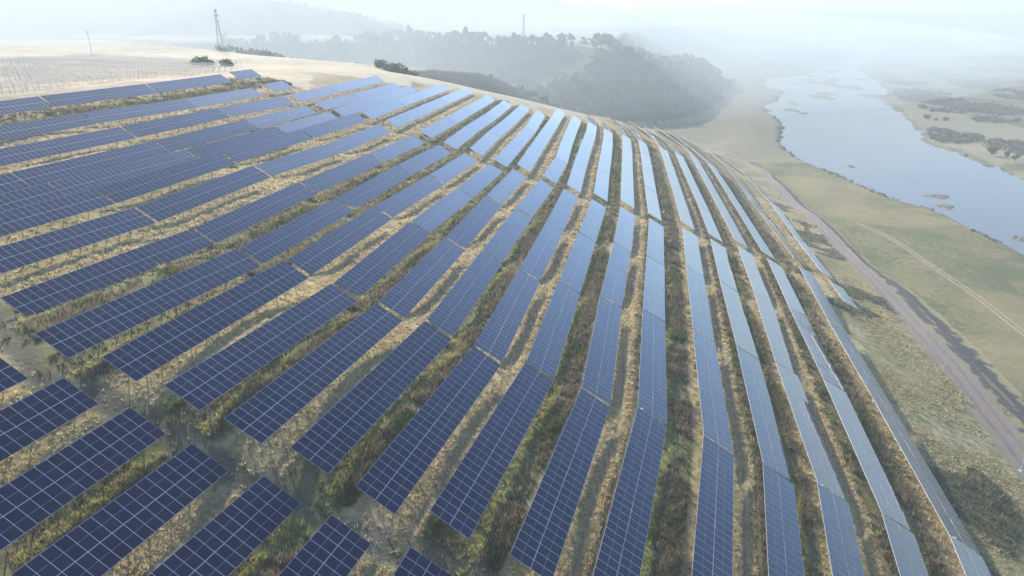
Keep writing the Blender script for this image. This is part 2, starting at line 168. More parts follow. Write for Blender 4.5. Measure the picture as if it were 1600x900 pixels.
RIDGES = [  # (points along the crest, slope, noise)
    ([ray(600, 97, 450), ray(630, 104, 470), ray(690, 110, 500), ray(750, 114, 520), ray(780, 124, 530), ray(810, 141, 540), ray(850, 162, 560), ray(900, 195, 580)], .42),
    ([ray(960, 77, 655), ray(1000, 84, 760), ray(1040, 86, 840), ray(1070, 90, 860), ray(1100, 99, 880), ray(1135, 127, 900)], .55),
    ([ray(870, 47, 1350), ray(950, 42, 1420), ray(1010, 41, 1500), ray(1060, 42, 1600), ray(1090, 62, 1560), ray(1130, 88, 1500), ray(1165, 103, 1450)], .40),
    ([ray(1040, 44, 2300), ray(1075, 40, 2300), ray(1110, 42, 2300), ray(1135, 53, 2300), ray(1160, 62, 2300)], .35),
    ([ray(-900, -30, 2600), ray(300, -12, 2600), ray(700, -8, 2500), ray(860, -2, 2450), ray(905, 7, 2450), ray(950, 12, 2450), ray(1000, 27, 2450), ray(1040, 45, 2450)], .28),
    ([ray(-700, -18, 1500), ray(0, -16, 1350), ray(250, -14, 1300), ray(380, -8, 1180), ray(440, 2, 1150), ray(500, 14, 1150), ray(540, 17, 1120), ray(560, 38, 1080), ray(600, 47, 1000), ray(650, 54, 950)], .33),
    ([ray(1180, 24, 4300), ray(1260, 20, 4300), ray(1370, 17, 4300), ray(1430, 19, 4300), ray(1500, 15, 4300), ray(1600, 14, 4300), ray(1900, 10, 4300), ray(2600, 5, 4300)], .2),
]
PLATEAU = [(-420, 900), (-230, 880), ray(640, 62, 880)[:2], ray(700, 66, 800)[:2], ray(760, 67, 760)[:2], ray(830, 69, 730)[:2], ray(900, 72, 690)[:2], ray(960, 75, 645)[:2],
           ray(968, 72, 800)[:2], ray(985, 60, 1050)[:2], ray(1000, 55, 1300)[:2], ray(1010, 50, 1900)[:2], ray(1010, 45, 2500)[:2], (-1200, 2600), (-900, 1300)]
def height(x, y):
    sh = x.shape; x = np.asarray(x, float).ravel(); y = np.asarray(y, float).ravel()
    near = tps(x, y)
    d, _, side = poly_dist(x, y, BANK)
    near = near - np.where(side > 0, 1.3 * sstep(-1, 4, d) * np.exp(-(d / 15) ** 2), 0) * sstep(430, 330, y)
    n1 = vnoise(x, y, 90, 3) - .5; n2 = vnoise(x, y, 22, 5) - .5
    plain = -82.9 + 0.8 * n1 + 0.5 * n2
    far = np.full(x.shape, -300.0)
    for P, sl in RIDGES:
        d, z, _ = poly_dist(x, y, P)
        dn = d * (1 + 0.5 * n1)
        far = np.maximum(far, z - sl * (np.sqrt(dn ** 2 + 64) - 8) + 2 * n2 * sstep(3, 40, d))
    dp, _, _ = poly_dist(x, y, PLATEAU, True); ins = inside(x, y, PLATEAU)
    pl = np.where(ins, -23.5 + 4 * n1 - 4 * np.exp(-dp / 12), -27.5 - .62 * dp * (1 + .7 * n1) + 3 * n2 * sstep(0, 20, dp))
    far = np.maximum(far, pl)
    k = 3.0
    m = np.maximum(near, plain); h = m + k * np.log(np.exp((near - m) / k) + np.exp((plain - m) / k)) - 0.0
    h = np.where(near - plain > 12, near, np.where(np.abs(near - plain) < 12, m + 0.6 * np.exp(-np.abs(near - plain) / 1.2), m))
    h = np.maximum(h, far)
    wq = np.clip(np.hypot(x, y) / 160, 1, 5)
    xw = x + wq * (3.4 * (vnoise(x, y, 17, 71) - .5) + 1.6 * (vnoise(x, y, 4.5, 73, 2) - .5)); yw = y + wq * (3.4 * (vnoise(x, y, 17, 72) - .5) + 1.6 * (vnoise(x, y, 4.5, 74, 2) - .5))
    dr, _, _ = poly_dist(xw, yw, RIVER, True); inn = inside(xw, yw, RIVER)
    bankp = -84.0 + 1.2 * sstep(0, 3, dr) + 0.12 * dr + 0.25 * n2
    bars = 3.6 * sstep(.60, .74, vnoise(x, y * .45, 30, 75)) * sstep(640, 800, y)
    h = np.where(inn, -84.0 - 2.5 * sstep(0, 4, dr) + bars, np.where(dr < 14, np.minimum(h, bankp), h))
    h = h + 0.12 * (vnoise(x, y, 3.0, 11, 2) - .5) * sstep(400, 100, np.hypot(x, y))
    return h.reshape(sh)

# ------------------------------------------------------------------ where a point lies relative to the solar tables
TA = np.array([[t[3], t[4], t[5], R_(t[6]), t[9]] for t in TABS])
def _aisle(sel, end, off):
    P = []
    for t in TABS:
        if sel(t):
            a = R_(t[6]); P.append((t[3] + math.sin(a) * (end * (t[9] / 2 + off)), t[4] + math.cos(a) * (end * (t[9] / 2 + off))))
    P.sort(key=lambda p: p[0]); P = [(2 * P[0][0] - P[1][0], 2 * P[0][1] - P[1][1])] + P + [(2 * P[-1][0] - P[-2][0], 2 * P[-1][1] - P[-2][1])]
    return P
AISLE_NEAR = _aisle(lambda t: t[0] in 'hijklmnop' and t[1] == 0 and t[2] == 0, -1, 2.2)
AISLE_FAR = _aisle(lambda t: t[0] in 'cdefghijklmnopqrstuv' and t[1] == 1 and t[2] == 0, -1, 1.6)
STRAW = {k: (1.0 if k in 'jlnprt' else 0.0) for k in 'abcdefghijklmnopqrstuvw'}
STRAW.update({'z1': 1, 'z2': 1, 'z3': 0, 'z4': 1, 'z5': 0, 'z6': .8, 'z7': 0, 'a': .2, 'b': .9, 'c': .6, 'd': .5, 'f': .6, 'g': .7, 'v': 1.0, 'w': 1.0})
TS = np.array([STRAW[t[0]] for t in TABS], float)
def field_coords(x, y):
    """offset south of the low edge of the nearest table, distance past its end, straw share"""
    x = x.ravel(); y = y.ravel(); V = np.zeros(len(x)); E = np.zeros(len(x)); ST = np.zeros(len(x))
    for i in range(0, len(x), 20000):
        dx = x[i:i + 20000, None] - TA[None, :, 0]; dy = y[i:i + 20000, None] - TA[None, :, 1]
        sa = np.sin(TA[:, 3]); ca = np.cos(TA[:, 3])
        al = dx * sa + dy * ca; ac = dx * ca - dy * sa
        end = np.maximum(np.abs(al) - TA[:, 4] / 2, 0)
        v = ac - 1.98
        cost = end * 1.5 + np.where(v < -3.96, (-3.96 - v) * 3.0, np.maximum(v, 0))
        j = np.argmin(cost, 1); r = np.arange(len(j))
        V[i:i + 20000] = v[r, j]; E[i:i + 20000] = end[r, j]; ST[i:i + 20000] = TS[j]
    return V, E, ST

# ------------------------------------------------------------------ materials
def new_mat(name):
    m = bpy.data.materials.new(name); m.use_nodes = True; return m, m.node_tree, m.node_tree.nodes['Principled BSDF']
def simple(name, col, rough=.6, metal=0.0, var=0.0, scale=8.0):
    m, t, b = new_mat(name); b.inputs['Roughness'].default_value = rough; b.inputs['Metallic'].default_value = metal
    if var > 0:
        no = t.nodes.new('ShaderNodeTexNoise'); no.inputs['Scale'].default_value = scale; no.inputs['Detail'].default_value = 5
        g = t.nodes.new('ShaderNodeTexCoord'); t.links.new(g.outputs['Object'], no.inputs['Vector'])
        mr = t.nodes.new('ShaderNodeMapRange'); mr.inputs[1].default_value = .3; mr.inputs[2].default_value = .7
        mr.inputs[3].default_value = 1 - var; mr.inputs[4].default_value = 1 + var; t.links.new(no.outputs[0], mr.inputs[0])
        vm = t.nodes.new('ShaderNodeVectorMath'); vm.operation = 'SCALE'; vm.inputs[0].default_value = col
        t.links.new(mr.outputs[0], vm.inputs['Scale']); t.links.new(vm.outputs[0], b.inputs['Base Color'])
    else: b.inputs['Base Color'].default_value = (*col, 1)
    return m
def math_node(t, op, a, b=None, c=None):
    n = t.nodes.new('ShaderNodeMath'); n.operation = op
    for i, v in enumerate((a, b, c)):
        if v is None: continue
        if isinstance(v, (int, float)): n.inputs[i].default_value = v
        else: t.links.new(v, n.inputs[i])
    return n.outputs[0]
def mixc(t, fac, a, b):
    n = t.nodes.new('ShaderNodeMix'); n.data_type = 'RGBA'
    for sock, v in ((n.inputs[0], fac), (n.inputs[6], a), (n.inputs[7], b)):
        if isinstance(v, (int, float)): sock.default_value = v
        elif isinstance(v, tuple): sock.default_value = (*v, 1)
        else: t.links.new(v, sock)
    return n.outputs[2]
def noise(t, vec, scale, detail=4, rough=.55):
    n = t.nodes.new('ShaderNodeTexNoise'); n.inputs['Scale'].default_value = scale; n.inputs['Detail'].default_value = detail
    n.inputs['Roughness'].default_value = rough; t.links.new(vec, n.inputs['Vector']); return n.outputs[0]
def mrange(t, v, a, b, c=0.0, d=1.0):
    n = t.nodes.new('ShaderNodeMapRange'); t.links.new(v, n.inputs[0])
    for i, q in enumerate((a, b, c, d)): n.inputs[i + 1].default_value = q
    return n.outputs[0]

def mat_ground():
    m, t, b = new_mat('ground_cover'); b.inputs['Roughness'].default_value = .95; b.inputs['Specular IOR Level'].default_value = .15
    g = t.nodes.new('ShaderNodeNewGeometry').outputs['Position']
    ca = t.nodes.new('ShaderNodeAttribute'); ca.attribute_name = 'cover'
    cb = t.nodes.new('ShaderNodeAttribute'); cb.attribute_name = 'patch'
    n1 = noise(t, g, .55, 8, .7); n2 = noise(t, g, .09, 6, .6); n3 = noise(t, g, 3.5, 4, .7)
    f = mrange(t, math_node(t, 'ADD', math_node(t, 'MULTIPLY', n1, .6), math_node(t, 'MULTIPLY', n2, .4)), .42, .58)
    c = mixc(t, f, ca.outputs['Color'], cb.outputs['Color'])
    k = math_node(t, 'MULTIPLY', mrange(t, n3, .3, .7, .72, 1.28), mrange(t, n2, .3, .7, .85, 1.15))
    vm = t.nodes.new('ShaderNodeVectorMath'); vm.operation = 'SCALE'; t.links.new(c, vm.inputs[0]); t.links.new(k, vm.inputs['Scale'])
    t.links.new(vm.outputs[0], b.inputs['Base Color'])
    bp = t.nodes.new('ShaderNodeBump'); bp.inputs['Strength'].default_value = .9; bp.inputs['Distance'].default_value = .35
    t.links.new(n1, bp.inputs['Height']); t.links.new(bp.outputs[0], b.inputs['Normal'])
    return m
def mat_attr(name, attr, rough=.9, trans=0.0, spec=.1):
    m, t, b = new_mat(name); b.inputs['Roughness'].default_value = rough; b.inputs['Specular IOR Level'].default_value = spec
    a = t.nodes.new('ShaderNodeAttribute'); a.attribute_name = attr
    t.links.new(a.outputs['Color'], b.inputs['Base Color'])
    if trans > 0:
        tr = t.nodes.new('ShaderNodeBsdfTranslucent'); t.links.new(a.outputs['Color'], tr.inputs[0])
        mx = t.nodes.new('ShaderNodeMixShader'); mx.inputs[0].default_value = trans
        t.links.new(b.outputs[0], mx.inputs[1]); t.links.new(tr.outputs[0], mx.inputs[2])
        t.links.new(mx.outputs[0], t.nodes['Material Output'].inputs[0])
    return m
def mat_panel(name, tiled):
    """glass-covered cells; UV in metres: x across the table slope, y along it"""
    m, t, b = new_mat(name)
    uv = t.nodes.new('ShaderNodeUVMap'); uv.uv_map = 'UVMap'
    sp = t.nodes.new('ShaderNodeSeparateXYZ'); t.links.new(uv.outputs[0], sp.inputs[0])
    x, y = sp.outputs[0], sp.outputs[1]
    def line(v, period, half):
        # distance to the nearest multiple of period
        q = math_node(t, 'ABSOLUTE', math_node(t, 'SUBTRACT', math_node(t, 'FRACT', math_node(t, 'ADD', math_node(t, 'DIVIDE', v, period), .5)), .5))
        return math_node(t, 'LESS_THAN', math_node(t, 'MULTIPLY', q, period), half)
    fr = math_node(t, 'MAXIMUM', line(x, 2.285, .028), line(y, 1.134, .022))
    mid = line(x, 1.1425, .014)
    fing = line(y, .189, .006)
    info = t.nodes.new('ShaderNodeObjectInfo')
    cell = mixc(t, info.outputs['Random'], (.003, .008, .038), (.012, .013, .052))
    cell = mixc(t, math_node(t, 'MULTIPLY', fing, .25), cell, (.10, .12, .17))
    cell = mixc(t, math_node(t, 'MULTIPLY', mid, .9), cell, (.30, .34, .44))
    c = mixc(t, fr, cell, (.38, .43, .56))
    t.links.new(c, b.inputs['Base Color'])
    t.links.new(mrange(t, fr, 0, 1, .09, .45), b.inputs['Roughness'])
    b.inputs['IOR'].default_value = 1.52
    if 'Coat Weight' in b.inputs: b.inputs['Coat Weight'].default_value = 0.0
    # anti-reflective glass: dark face-on, mirror-like at a glancing angle
    b.inputs['Specular IOR Level'].default_value = 0.15
    g = t.nodes.new('ShaderNodeNewGeometry').outputs['Position']
    dn = noise(t, g, .7, 5, .6)
    lw = t.nodes.new('ShaderNodeLayerWeight'); lw.inputs[0].default_value = .5
    fz = math_node(t, 'ADD', math_node(t, 'MULTIPLY', math_node(t, 'POWER', lw.outputs['Facing'], 3.2), .88), .010)
    fz = math_node(t, 'MINIMUM', fz, .95)
    gl = t.nodes.new('ShaderNodeBsdfGlossy'); gl.inputs[0].default_value = (.76, .88, 1, 1)
    t.links.new(mrange(t, dn, .3, .7, .05, .10), gl.inputs['Roughness'])
    mx = t.nodes.new('ShaderNodeMixShader'); t.links.new(fz, mx.inputs[0])
    t.links.new(b.outputs[0], mx.inputs[1]); t.links.new(gl.outputs[0], mx.inputs[2])
    df = t.nodes.new('ShaderNodeBsdfDiffuse'); df.inputs[0].default_value = (.40, .42, .46, 1)
    m2 = t.nodes.new('ShaderNodeMixShader'); t.links.new(mrange(t, dn, .45, .7, .0, .012), m2.inputs[0])
    t.links.new(mx.outputs[0], m2.inputs[1]); t.links.new(df.outputs[0], m2.inputs[2])
    t.links.new(m2.outputs[0], t.nodes['Material Output'].inputs[0])
    return m
M_GROUND = mat_ground()
M_GRASS = mat_attr('dry_grass', 'tint', .85, .35)
M_LEAF = mat_attr('foliage', 'tint', .8, .25)
M_PANEL = mat_panel('solar_glass', True)
M_RACK = simple('rack_steel', (.58, .55, .52), .7, .0, .1, 3)
M_ALU = simple('aluminium_frame', (.72, .73, .75), .38, .55, .08, 3)
M_STEEL = simple('galvanised_steel', (.36, .37, .38), .5, .6, .2, 6)
M_DARKMET = simple('weathered_mast', (.16, .17, .18), .6, .5, .2, 4)
M_BARK = simple('bark', (.11, .085, .06), .9, 0, .3, 6)
M_WHITE = simple('white_paint', (.66, .67, .68), .45, 0, .06, 5)
M_CABLE = simple('cable', (.05, .05, .05), .6)

# ------------------------------------------------------------------ ground sheet (rings round the camera, fine in view)
def build_ground():
    az = np.unique(np.concatenate([np.arange(-46, 46.001, .30), np.arange(46, 314.1, 4.0)]))
    az = az[az < 313.9]
    rr = [6.0]
    while rr[-1] < 300: rr.append(rr[-1] * 1.0095 + .02)
    while rr[-1] < 1500: rr.append(rr[-1] * 1.0085)
    while rr[-1] < 9000: rr.append(rr[-1] * 1.02)
    rr = np.array(rr); na = len(az); nr = len(rr)
    A, Rr = np.meshgrid(np.radians(az), rr); X = Rr * np.sin(A); Y = Rr * np.cos(A)
    x = X.ravel(); y = Y.ravel(); z = height(x, y)
    z0 = height(np.array([0.0]), np.array([0.0]))
    V = np.c_[x, y, z]; V = np.r_[V, [[0, 0, z0[0]]]]
    i, j = np.meshgrid(np.arange(nr - 1), np.arange(na), indexing='ij'); j2 = (j + 1) % na
    F = np.stack([i * na + j, (i + 1) * na + j, (i + 1) * na + j2, i * na + j2], -1).reshape(-1, 4)[:, ::-1]
    cap = np.array([[len(V) - 1, jj, (jj + 1) % na, (jj + 1) % na] for jj in range(na)])
    # ---- cover colours
    r = np.hypot(x, y); fv, fe, fs = field_coords(x, y)
    N1 = vnoise(x, y, 60, 21); N2 = vnoise(x, y, 14, 22); N3 = vnoise(x, y, 220, 23); N4 = vnoise(x, y, 4, 24, 2)
    def C(*c): return np.tile(np.array(c, float), (len(x), 1))
    def mix(a, b, f): return a * (1 - f[:, None]) + b * f[:, None]
    straw = C(.60, .51, .34); gold = C(.49, .42, .25); green = C(.15, .175, .065); weed = C(.21, .175, .125); dirt = C(.33, .27, .20); ygreen = C(.30, .31, .10)
    meadow = C(.13, .14, .06); tan = C(.27, .22, .125); pale = C(.30, .24, .17); wood = C(.045, .06, .035); scrub = C(.12, .13, .085)
    # open land by default: river plain
    a = mix(tan, meadow, sstep(.40, .60, N1)); b = mix(scrub, tan, sstep(.35, .6, N2))
    rp = sstep(200, 330, x); a = mix(a, C(.115, .125, .07), sstep(.50, .62, N2) * rp * .8); a = mix(a, C(.30, .25, .16), sstep(.60, .70, N3) * rp * .7); b = mix(b, C(.08, .09, .055), sstep(.48, .6, N1) * rp)
    # meadow between the road and the river
    dr, _, sr = poly_dist(x, y, ROAD); dbk, _, sb = poly_dist(x, y, BANK); driv, _, _ = poly_dist(x, y, RIVER, True)
    inm = (sb > 0) & (x < 330) & (y < 520)
    f = inm * 1.0
    a = mix(a, mix(meadow, tan, sstep(.45, .62, N2) * .8), f); b = mix(b, mix(C(.09, .115, .05), C(.24, .21, .11), sstep(.4, .6, N1)), f)
    fm = f * sstep(30, 5, np.abs(dbk - 18)); a = mix(a, C(.28, .24, .14), fm * .7)
    # far flats left of the river
    f = ((y > 420) & (z < -78) & (x < 420)) * 1.0; a = mix(a, C(.33, .29, .19), f * .8); b = mix(b, C(.24, .23, .14), f * .7)
    # plateau on the left
    f = sstep(-60, -100, x) * sstep(-50, -26, z) * (y < 760) * sstep(150, 220, r); f = np.maximum(f, (fe > 3) * (z > -60) * (r < 700) * (sb < 0) * (x < 60)) * sstep(190, 260, r - .25 * np.minimum(x, 0) * 0)
    a = mix(a, mix(pale, C(.44, .42, .30), sstep(.45, .6, N3)), f); b = mix(b, C(.50, .43, .32), f)
    # far plateau fields and wooded slopes
    ff = ((r > 560) | ((r > 412) & (x > -78) & (y > 395) & (z < -33))) & (z > -79) & ((y > 600) | (x > 60) | (r < 560)) & ~((x < -100) & (y < 760)); f = ff * 1.0
    a = mix(a, wood, f); b = mix(b, C(.06, .075, .045), f)
    eps = 4.0
    gx = (height(x + eps, y) - z) / eps; gy = (height(x, y + eps) - z) / eps; slope = np.hypot(gx, gy)
    fl = f * sstep(.22, .10, slope) * sstep(-34, -28, z); a = mix(a, mix(C(.36, .32, .27), C(.17, .19, .13), sstep(.5, .58, vnoise(x, y, 260, 31))), fl); b = mix(b, C(.33, .30, .24), fl)
    # inside the solar field
    infield = (fe < 6) & (fv < 7.5) & (fv > -12) & (r < 560)
    band = infield * 1.0
    fa = mix(mix(weed, green, sstep(.42, .6, N2)), mix(straw, gold, sstep(.45, .6, N1)), fs * .95)
    fb = mix(mix(green, C(.13, .11, .085), sstep(.45, .6, N2)), C(.33, .29, .15), fs)
    edge = np.exp(-((fv - .5) / .6) ** 2) * (1 - .85 * fs)
    fa = mix(fa, ygreen, edge * .8); fb = mix(fb, C(.26, .28, .08), edge * .7)
    rut = fs * (np.exp(-((fv - 1.35 + .25 * (N2 - .5)) / .22) ** 2)) * sstep(8.0, 5.0, fe * 3)
    fa = mix(fa, C(.15, .115, .09), rut * .85); fb = mix(fb, C(.17, .13, .10), rut * .8)
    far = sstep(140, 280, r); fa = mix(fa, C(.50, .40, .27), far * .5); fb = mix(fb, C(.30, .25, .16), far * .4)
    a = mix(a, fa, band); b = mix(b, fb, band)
    # cross aisles between the blocks of tables
    d1, _, _ = poly_dist(x, y, AISLE_NEAR); d2, _, _ = poly_dist(x, y, AISLE_FAR); wob = (N4 - .5) * 1.6
    f = np.maximum(np.exp(-((d1 + wob) / 1.7) ** 4) * 1.0, .75 * np.exp(-((d2 + wob) / 1.5) ** 4)); a = mix(a, mix(C(.12, .115, .085), C(.27, .245, .20), sstep(.66, .76, N2)), f); b = mix(b, C(.11, .115, .075), f)
    # slope between the last row and the road
    rs = (sr < 0) & (x > 55) & (y < 470) & (fv > 0.8) & (r < 520) & (dr < 60) & (fe < 60) & ~((fv < 6) & (fe < 1) & (x < 50))
    out = rs & ((TABS_last(x, y)))
    f = out * 1.0; a = mix(a, mix(gold, C(.34, .29, .13), sstep(.42, .6, N2)), f); b = mix(b, mix(C(.28, .20, .10), C(.17, .17, .09), sstep(.4, .55, N1)), f)
    f = out * np.exp(-((dr - 11) / 4.5) ** 2) * sstep(.3, .5, N2); a = mix(a, C(.19, .21, .13), f * .5); b = mix(b, C(.11, .13, .07), f * .5)
    # the steep bank below the road: bare dark soil
    f = np.exp(-(dbk / 3.4) ** 4) * (y < 420) * sstep(420, 330, y) * 0; a = mix(a, C(.085, .08, .085), f); b = mix(b, C(.11, .10, .10), f * .9)
    # wet shore
    f = np.exp(-(driv / 2.2) ** 2); a = mix(a, C(.12, .115, .09), f); b = mix(b, C(.10, .10, .08), f)
    cov = np.r_[a, a[:1]]; pat = np.r_[b, b[:1]]
    me = np_mesh('ground', V, F, M_GROUND, True, cattrs={'cover': cov, 'patch': pat})
    o = mobj('ground', me); tag(o, kind='structure')
    return o
def TABS_last(x, y):
    # east/south of the outermost rows (v and w)
    last = [(t[3], t[4]) for t in TABS if t[0] == 'v' and t[1] == 0] + [(t[3], t[4]) for t in TABS if t[0] == 'w']
    last = sorted(last, key=lambda p: p[1]); last = [(last[0][0] - 25, last[0][1] - 80)] + last + [(150, 470)]
    _, _, sd_ = poly_dist(x, y, last); return sd_ > 0
build_ground()

# ------------------------------------------------------------------ draped road and track
def drape(name, line, widths, mat, lift, step=1.0, cross=7):
    P = np.array([p[:2] for p in line], float); seg = np.hypot(*np.diff(P, axis=0).T); s = np.r_[0, np.cumsum(seg)]
    n = int(s[-1] / step) + 1; q = np.linspace(0, s[-1], n)
    # smooth the line
    qx = np.interp(q, s, P[:, 0]); qy = np.interp(q, s, P[:, 1])
    k = 15; ker = np.ones(k) / k
    qx = np.convolve(np.pad(qx, k // 2, 'edge'), ker, 'valid'); qy = np.convolve(np.pad(qy, k // 2, 'edge'), ker, 'valid')
    tx = np.gradient(qx); ty = np.gradient(qy); L = np.hypot(tx, ty); nx, ny = ty / L, -tx / L
    w = np.interp(q, np.linspace(0, s[-1], len(widths)), widths)
    wl = w * (.5 + .16 * (vnoise(q, q * 0, 5, 41) - .5)); wr = w * (.5 + .16 * (vnoise(q, q * 0 + 50, 5, 42) - .5))
    u = np.linspace(-1, 1, cross)
    off = np.where(u[None, :] < 0, u[None, :] * wl[:, None], u[None, :] * wr[:, None])
    X = qx[:, None] + nx[:, None] * off; Y = qy[:, None] + ny[:, None] * off
    Z = height(X, Y) + lift
    V = np.c_[X.ravel(), Y.ravel(), Z.ravel()]
    i, j = np.meshgrid(np.arange(n - 1), np.arange(cross - 1), indexing='ij')
    Fq = np.stack([i * cross + j, i * cross + j + 1, (i + 1) * cross + j + 1, (i + 1) * cross + j], -1).reshape(-1, 4)[:, ::-1]
    me = np_mesh(name, V, Fq, mat, True, attrs={'across': np.tile(u, n), 'along': np.repeat(q, cross)})
    o = mobj(name, me); tag(o, kind='structure'); return o
def mat_road():
    m, t, b = new_mat('road_gravel')
    g = t.nodes.new('ShaderNodeNewGeometry').outputs['Position']
    ac = t.nodes.new('ShaderNodeAttribute'); ac.attribute_name = 'across'; al = t.nodes.new('ShaderNodeAttribute'); al.attribute_name = 'along'
    n1 = noise(t, g, 1.6, 6, .65); n2 = noise(t, g, .25, 4); n3 = noise(t, g, .06, 3)
    c = mixc(t, mrange(t, n1, .35, .65), (.20, .15, .115), (.35, .27, .21))
    c = mixc(t, mrange(t, n2, .4, .7), c, (.25, .215, .19))
    q = math_node(t, 'ABSOLUTE', math_node(t, 'SUBTRACT', math_node(t, 'ABSOLUTE', ac.outputs['Fac']), .38))
    rut = mrange(t, math_node(t, 'ADD', q, math_node(t, 'MULTIPLY', math_node(t, 'SUBTRACT', n2, .5), .25)), .05, .16, 1, 0)
    c = mixc(t, math_node(t, 'MULTIPLY', rut, .6), c, (.15, .13, .12))
    edge = mrange(t, math_node(t, 'ADD', math_node(t, 'ABSOLUTE', ac.outputs['Fac']), math_node(t, 'MULTIPLY', math_node(t, 'SUBTRACT', n1, .5), .7)), .78, .95)
    c = mixc(t, edge, c, (.24, .23, .13))
    # standing water in the left rut
    cmb = t.nodes.new('ShaderNodeCombineXYZ'); t.links.new(math_node(t, 'MULTIPLY', al.outputs['Fac'], .055), cmb.inputs[0]); t.links.new(math_node(t, 'MULTIPLY', ac.outputs['Fac'], 1.3), cmb.inputs[1])
    pn = noise(t, cmb.outputs[0], 2.2, 1, .4)
    pud = mrange(t, pn, .64, .66)
    c = mixc(t, pud, c, (.10, .10, .10))
    t.links.new(c, b.inputs['Base Color']); t.links.new(mrange(t, pud, 0, 1, .9, .04), b.inputs['Roughness'])
    bp = t.nodes.new('ShaderNodeBump'); bp.inputs['Distance'].default_value = .08; t.links.new(n1, bp.inputs['Height'])
    t.links.new(math_node(t, 'MULTIPLY', math_node(t, 'SUBTRACT', 1.0, pud), .6), bp.inputs['Strength']); t.links.new(bp.outputs[0], b.inputs['Normal'])
    return m
drape('dirt_road', ROAD, [4, 5, 5.5, 6.0, 6, 6, 6, 6.5, 7, 7.5, 8, 8.5, 8.5, 8.5][::-1], mat_road(), .07)
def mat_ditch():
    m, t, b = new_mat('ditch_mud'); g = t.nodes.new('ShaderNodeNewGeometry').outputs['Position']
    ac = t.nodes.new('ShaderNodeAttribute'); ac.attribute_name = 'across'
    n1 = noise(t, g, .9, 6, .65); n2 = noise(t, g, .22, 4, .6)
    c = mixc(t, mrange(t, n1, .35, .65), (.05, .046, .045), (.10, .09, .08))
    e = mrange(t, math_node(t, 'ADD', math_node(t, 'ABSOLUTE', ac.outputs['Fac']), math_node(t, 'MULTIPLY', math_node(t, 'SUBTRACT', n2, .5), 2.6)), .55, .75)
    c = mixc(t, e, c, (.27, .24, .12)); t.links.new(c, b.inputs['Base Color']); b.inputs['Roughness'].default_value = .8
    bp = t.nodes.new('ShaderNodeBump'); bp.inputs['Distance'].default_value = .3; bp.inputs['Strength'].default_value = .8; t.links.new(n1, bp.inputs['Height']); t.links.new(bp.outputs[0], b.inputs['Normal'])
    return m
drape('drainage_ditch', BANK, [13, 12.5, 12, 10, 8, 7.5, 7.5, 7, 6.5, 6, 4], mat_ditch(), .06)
M_TRACK = simple('track_dirt', (.33, .28, .20), .95, 0, .25, .8)
trk = [p for p in TRACK][:-2]
def offset_line(L, d):
    P = np.array([p[:2] for p in L], float); t = np.gradient(P, axis=0); t /= np.hypot(t[:, 0], t[:, 1])[:, None]
    return [(p[0] + d * q[1], p[1] - d * q[0]) for p, q in zip(P, t)]
for dd in (-.9, .9):
    drape('farm_track', offset_line(trk, dd), [.7, .7, .8, .8], M_TRACK, .06, 1.0, 4)

# ------------------------------------------------------------------ river
def build_river():
    m, t, b = new_mat('river_water')
    b.inputs['Base Color'].default_value = (.13, .155, .17, 1); b.inputs['Roughness'].default_value = .06; b.inputs['IOR'].default_value = 1.33
    g = t.nodes.new('ShaderNodeNewGeometry').outputs['Position']
    n1 = noise(t, g, .35, 5, .6); n2 = noise(t, g, .02, 3)
    bp = t.nodes.new('ShaderNodeBump'); bp.inputs['Distance'].default_value = .05; bp.inputs['Strength'].default_value = .25
    t.links.new(n1, bp.inputs['Height']); t.links.new(bp.outputs[0], b.inputs['Normal'])
    t.links.new(mrange(t, n2, .4, .7, .05, .16), b.inputs['Roughness'])
    me = bpy.data.meshes.new('river'); 
    xs = [120, 400, 900]; 
    V = [(60, 100, -84), (1100, 100, -84), (1100, 1900, -84), (60, 1900, -84)]
    me.from_pydata(V, [], [(0, 1, 2, 3)]); me.update(); me.materials.append(m)
    tag(mobj('river', me), kind='structure')
build_river()

# ------------------------------------------------------------------ solar tables
MOD_W, MOD_L = 1.118, 2.268       # along the row, down the slope
PIT_W, PIT_L = 1.134, 2.285
def module_mesh():
    hx, hy, th = MOD_L / 2, MOD_W / 2, .035
    V = [(-hx, -hy, -th), (hx, -hy, -th), (hx, hy, -th), (-hx, hy, -th), (-hx, -hy, 0), (hx, -hy, 0), (hx, hy, 0), (-hx, hy, 0)]
    Fq = [(0, 3, 2, 1), (4, 5, 6, 7), (0, 1, 5, 4), (1, 2, 6, 5), (2, 3, 7, 6), (3, 0, 4, 7)]
    me = bpy.data.meshes.new('module'); me.from_pydata(V, [], Fq); me.update()
    me.materials.append(M_PANEL); me.materials.append(M_ALU)
    uvl = me.uv_layers.new(name='UVMap')
    for p in me.polygons:
        p.material_index = 0 if p.index == 1 else 1
        for li in p.loop_indices:
            v = me.vertices[me.loops[li].vertex_index].co
            uvl.data[li].uv = ((v.x + hx) / MOD_L * PIT_L, (v.y + hy) / MOD_W * PIT_W)
    return me
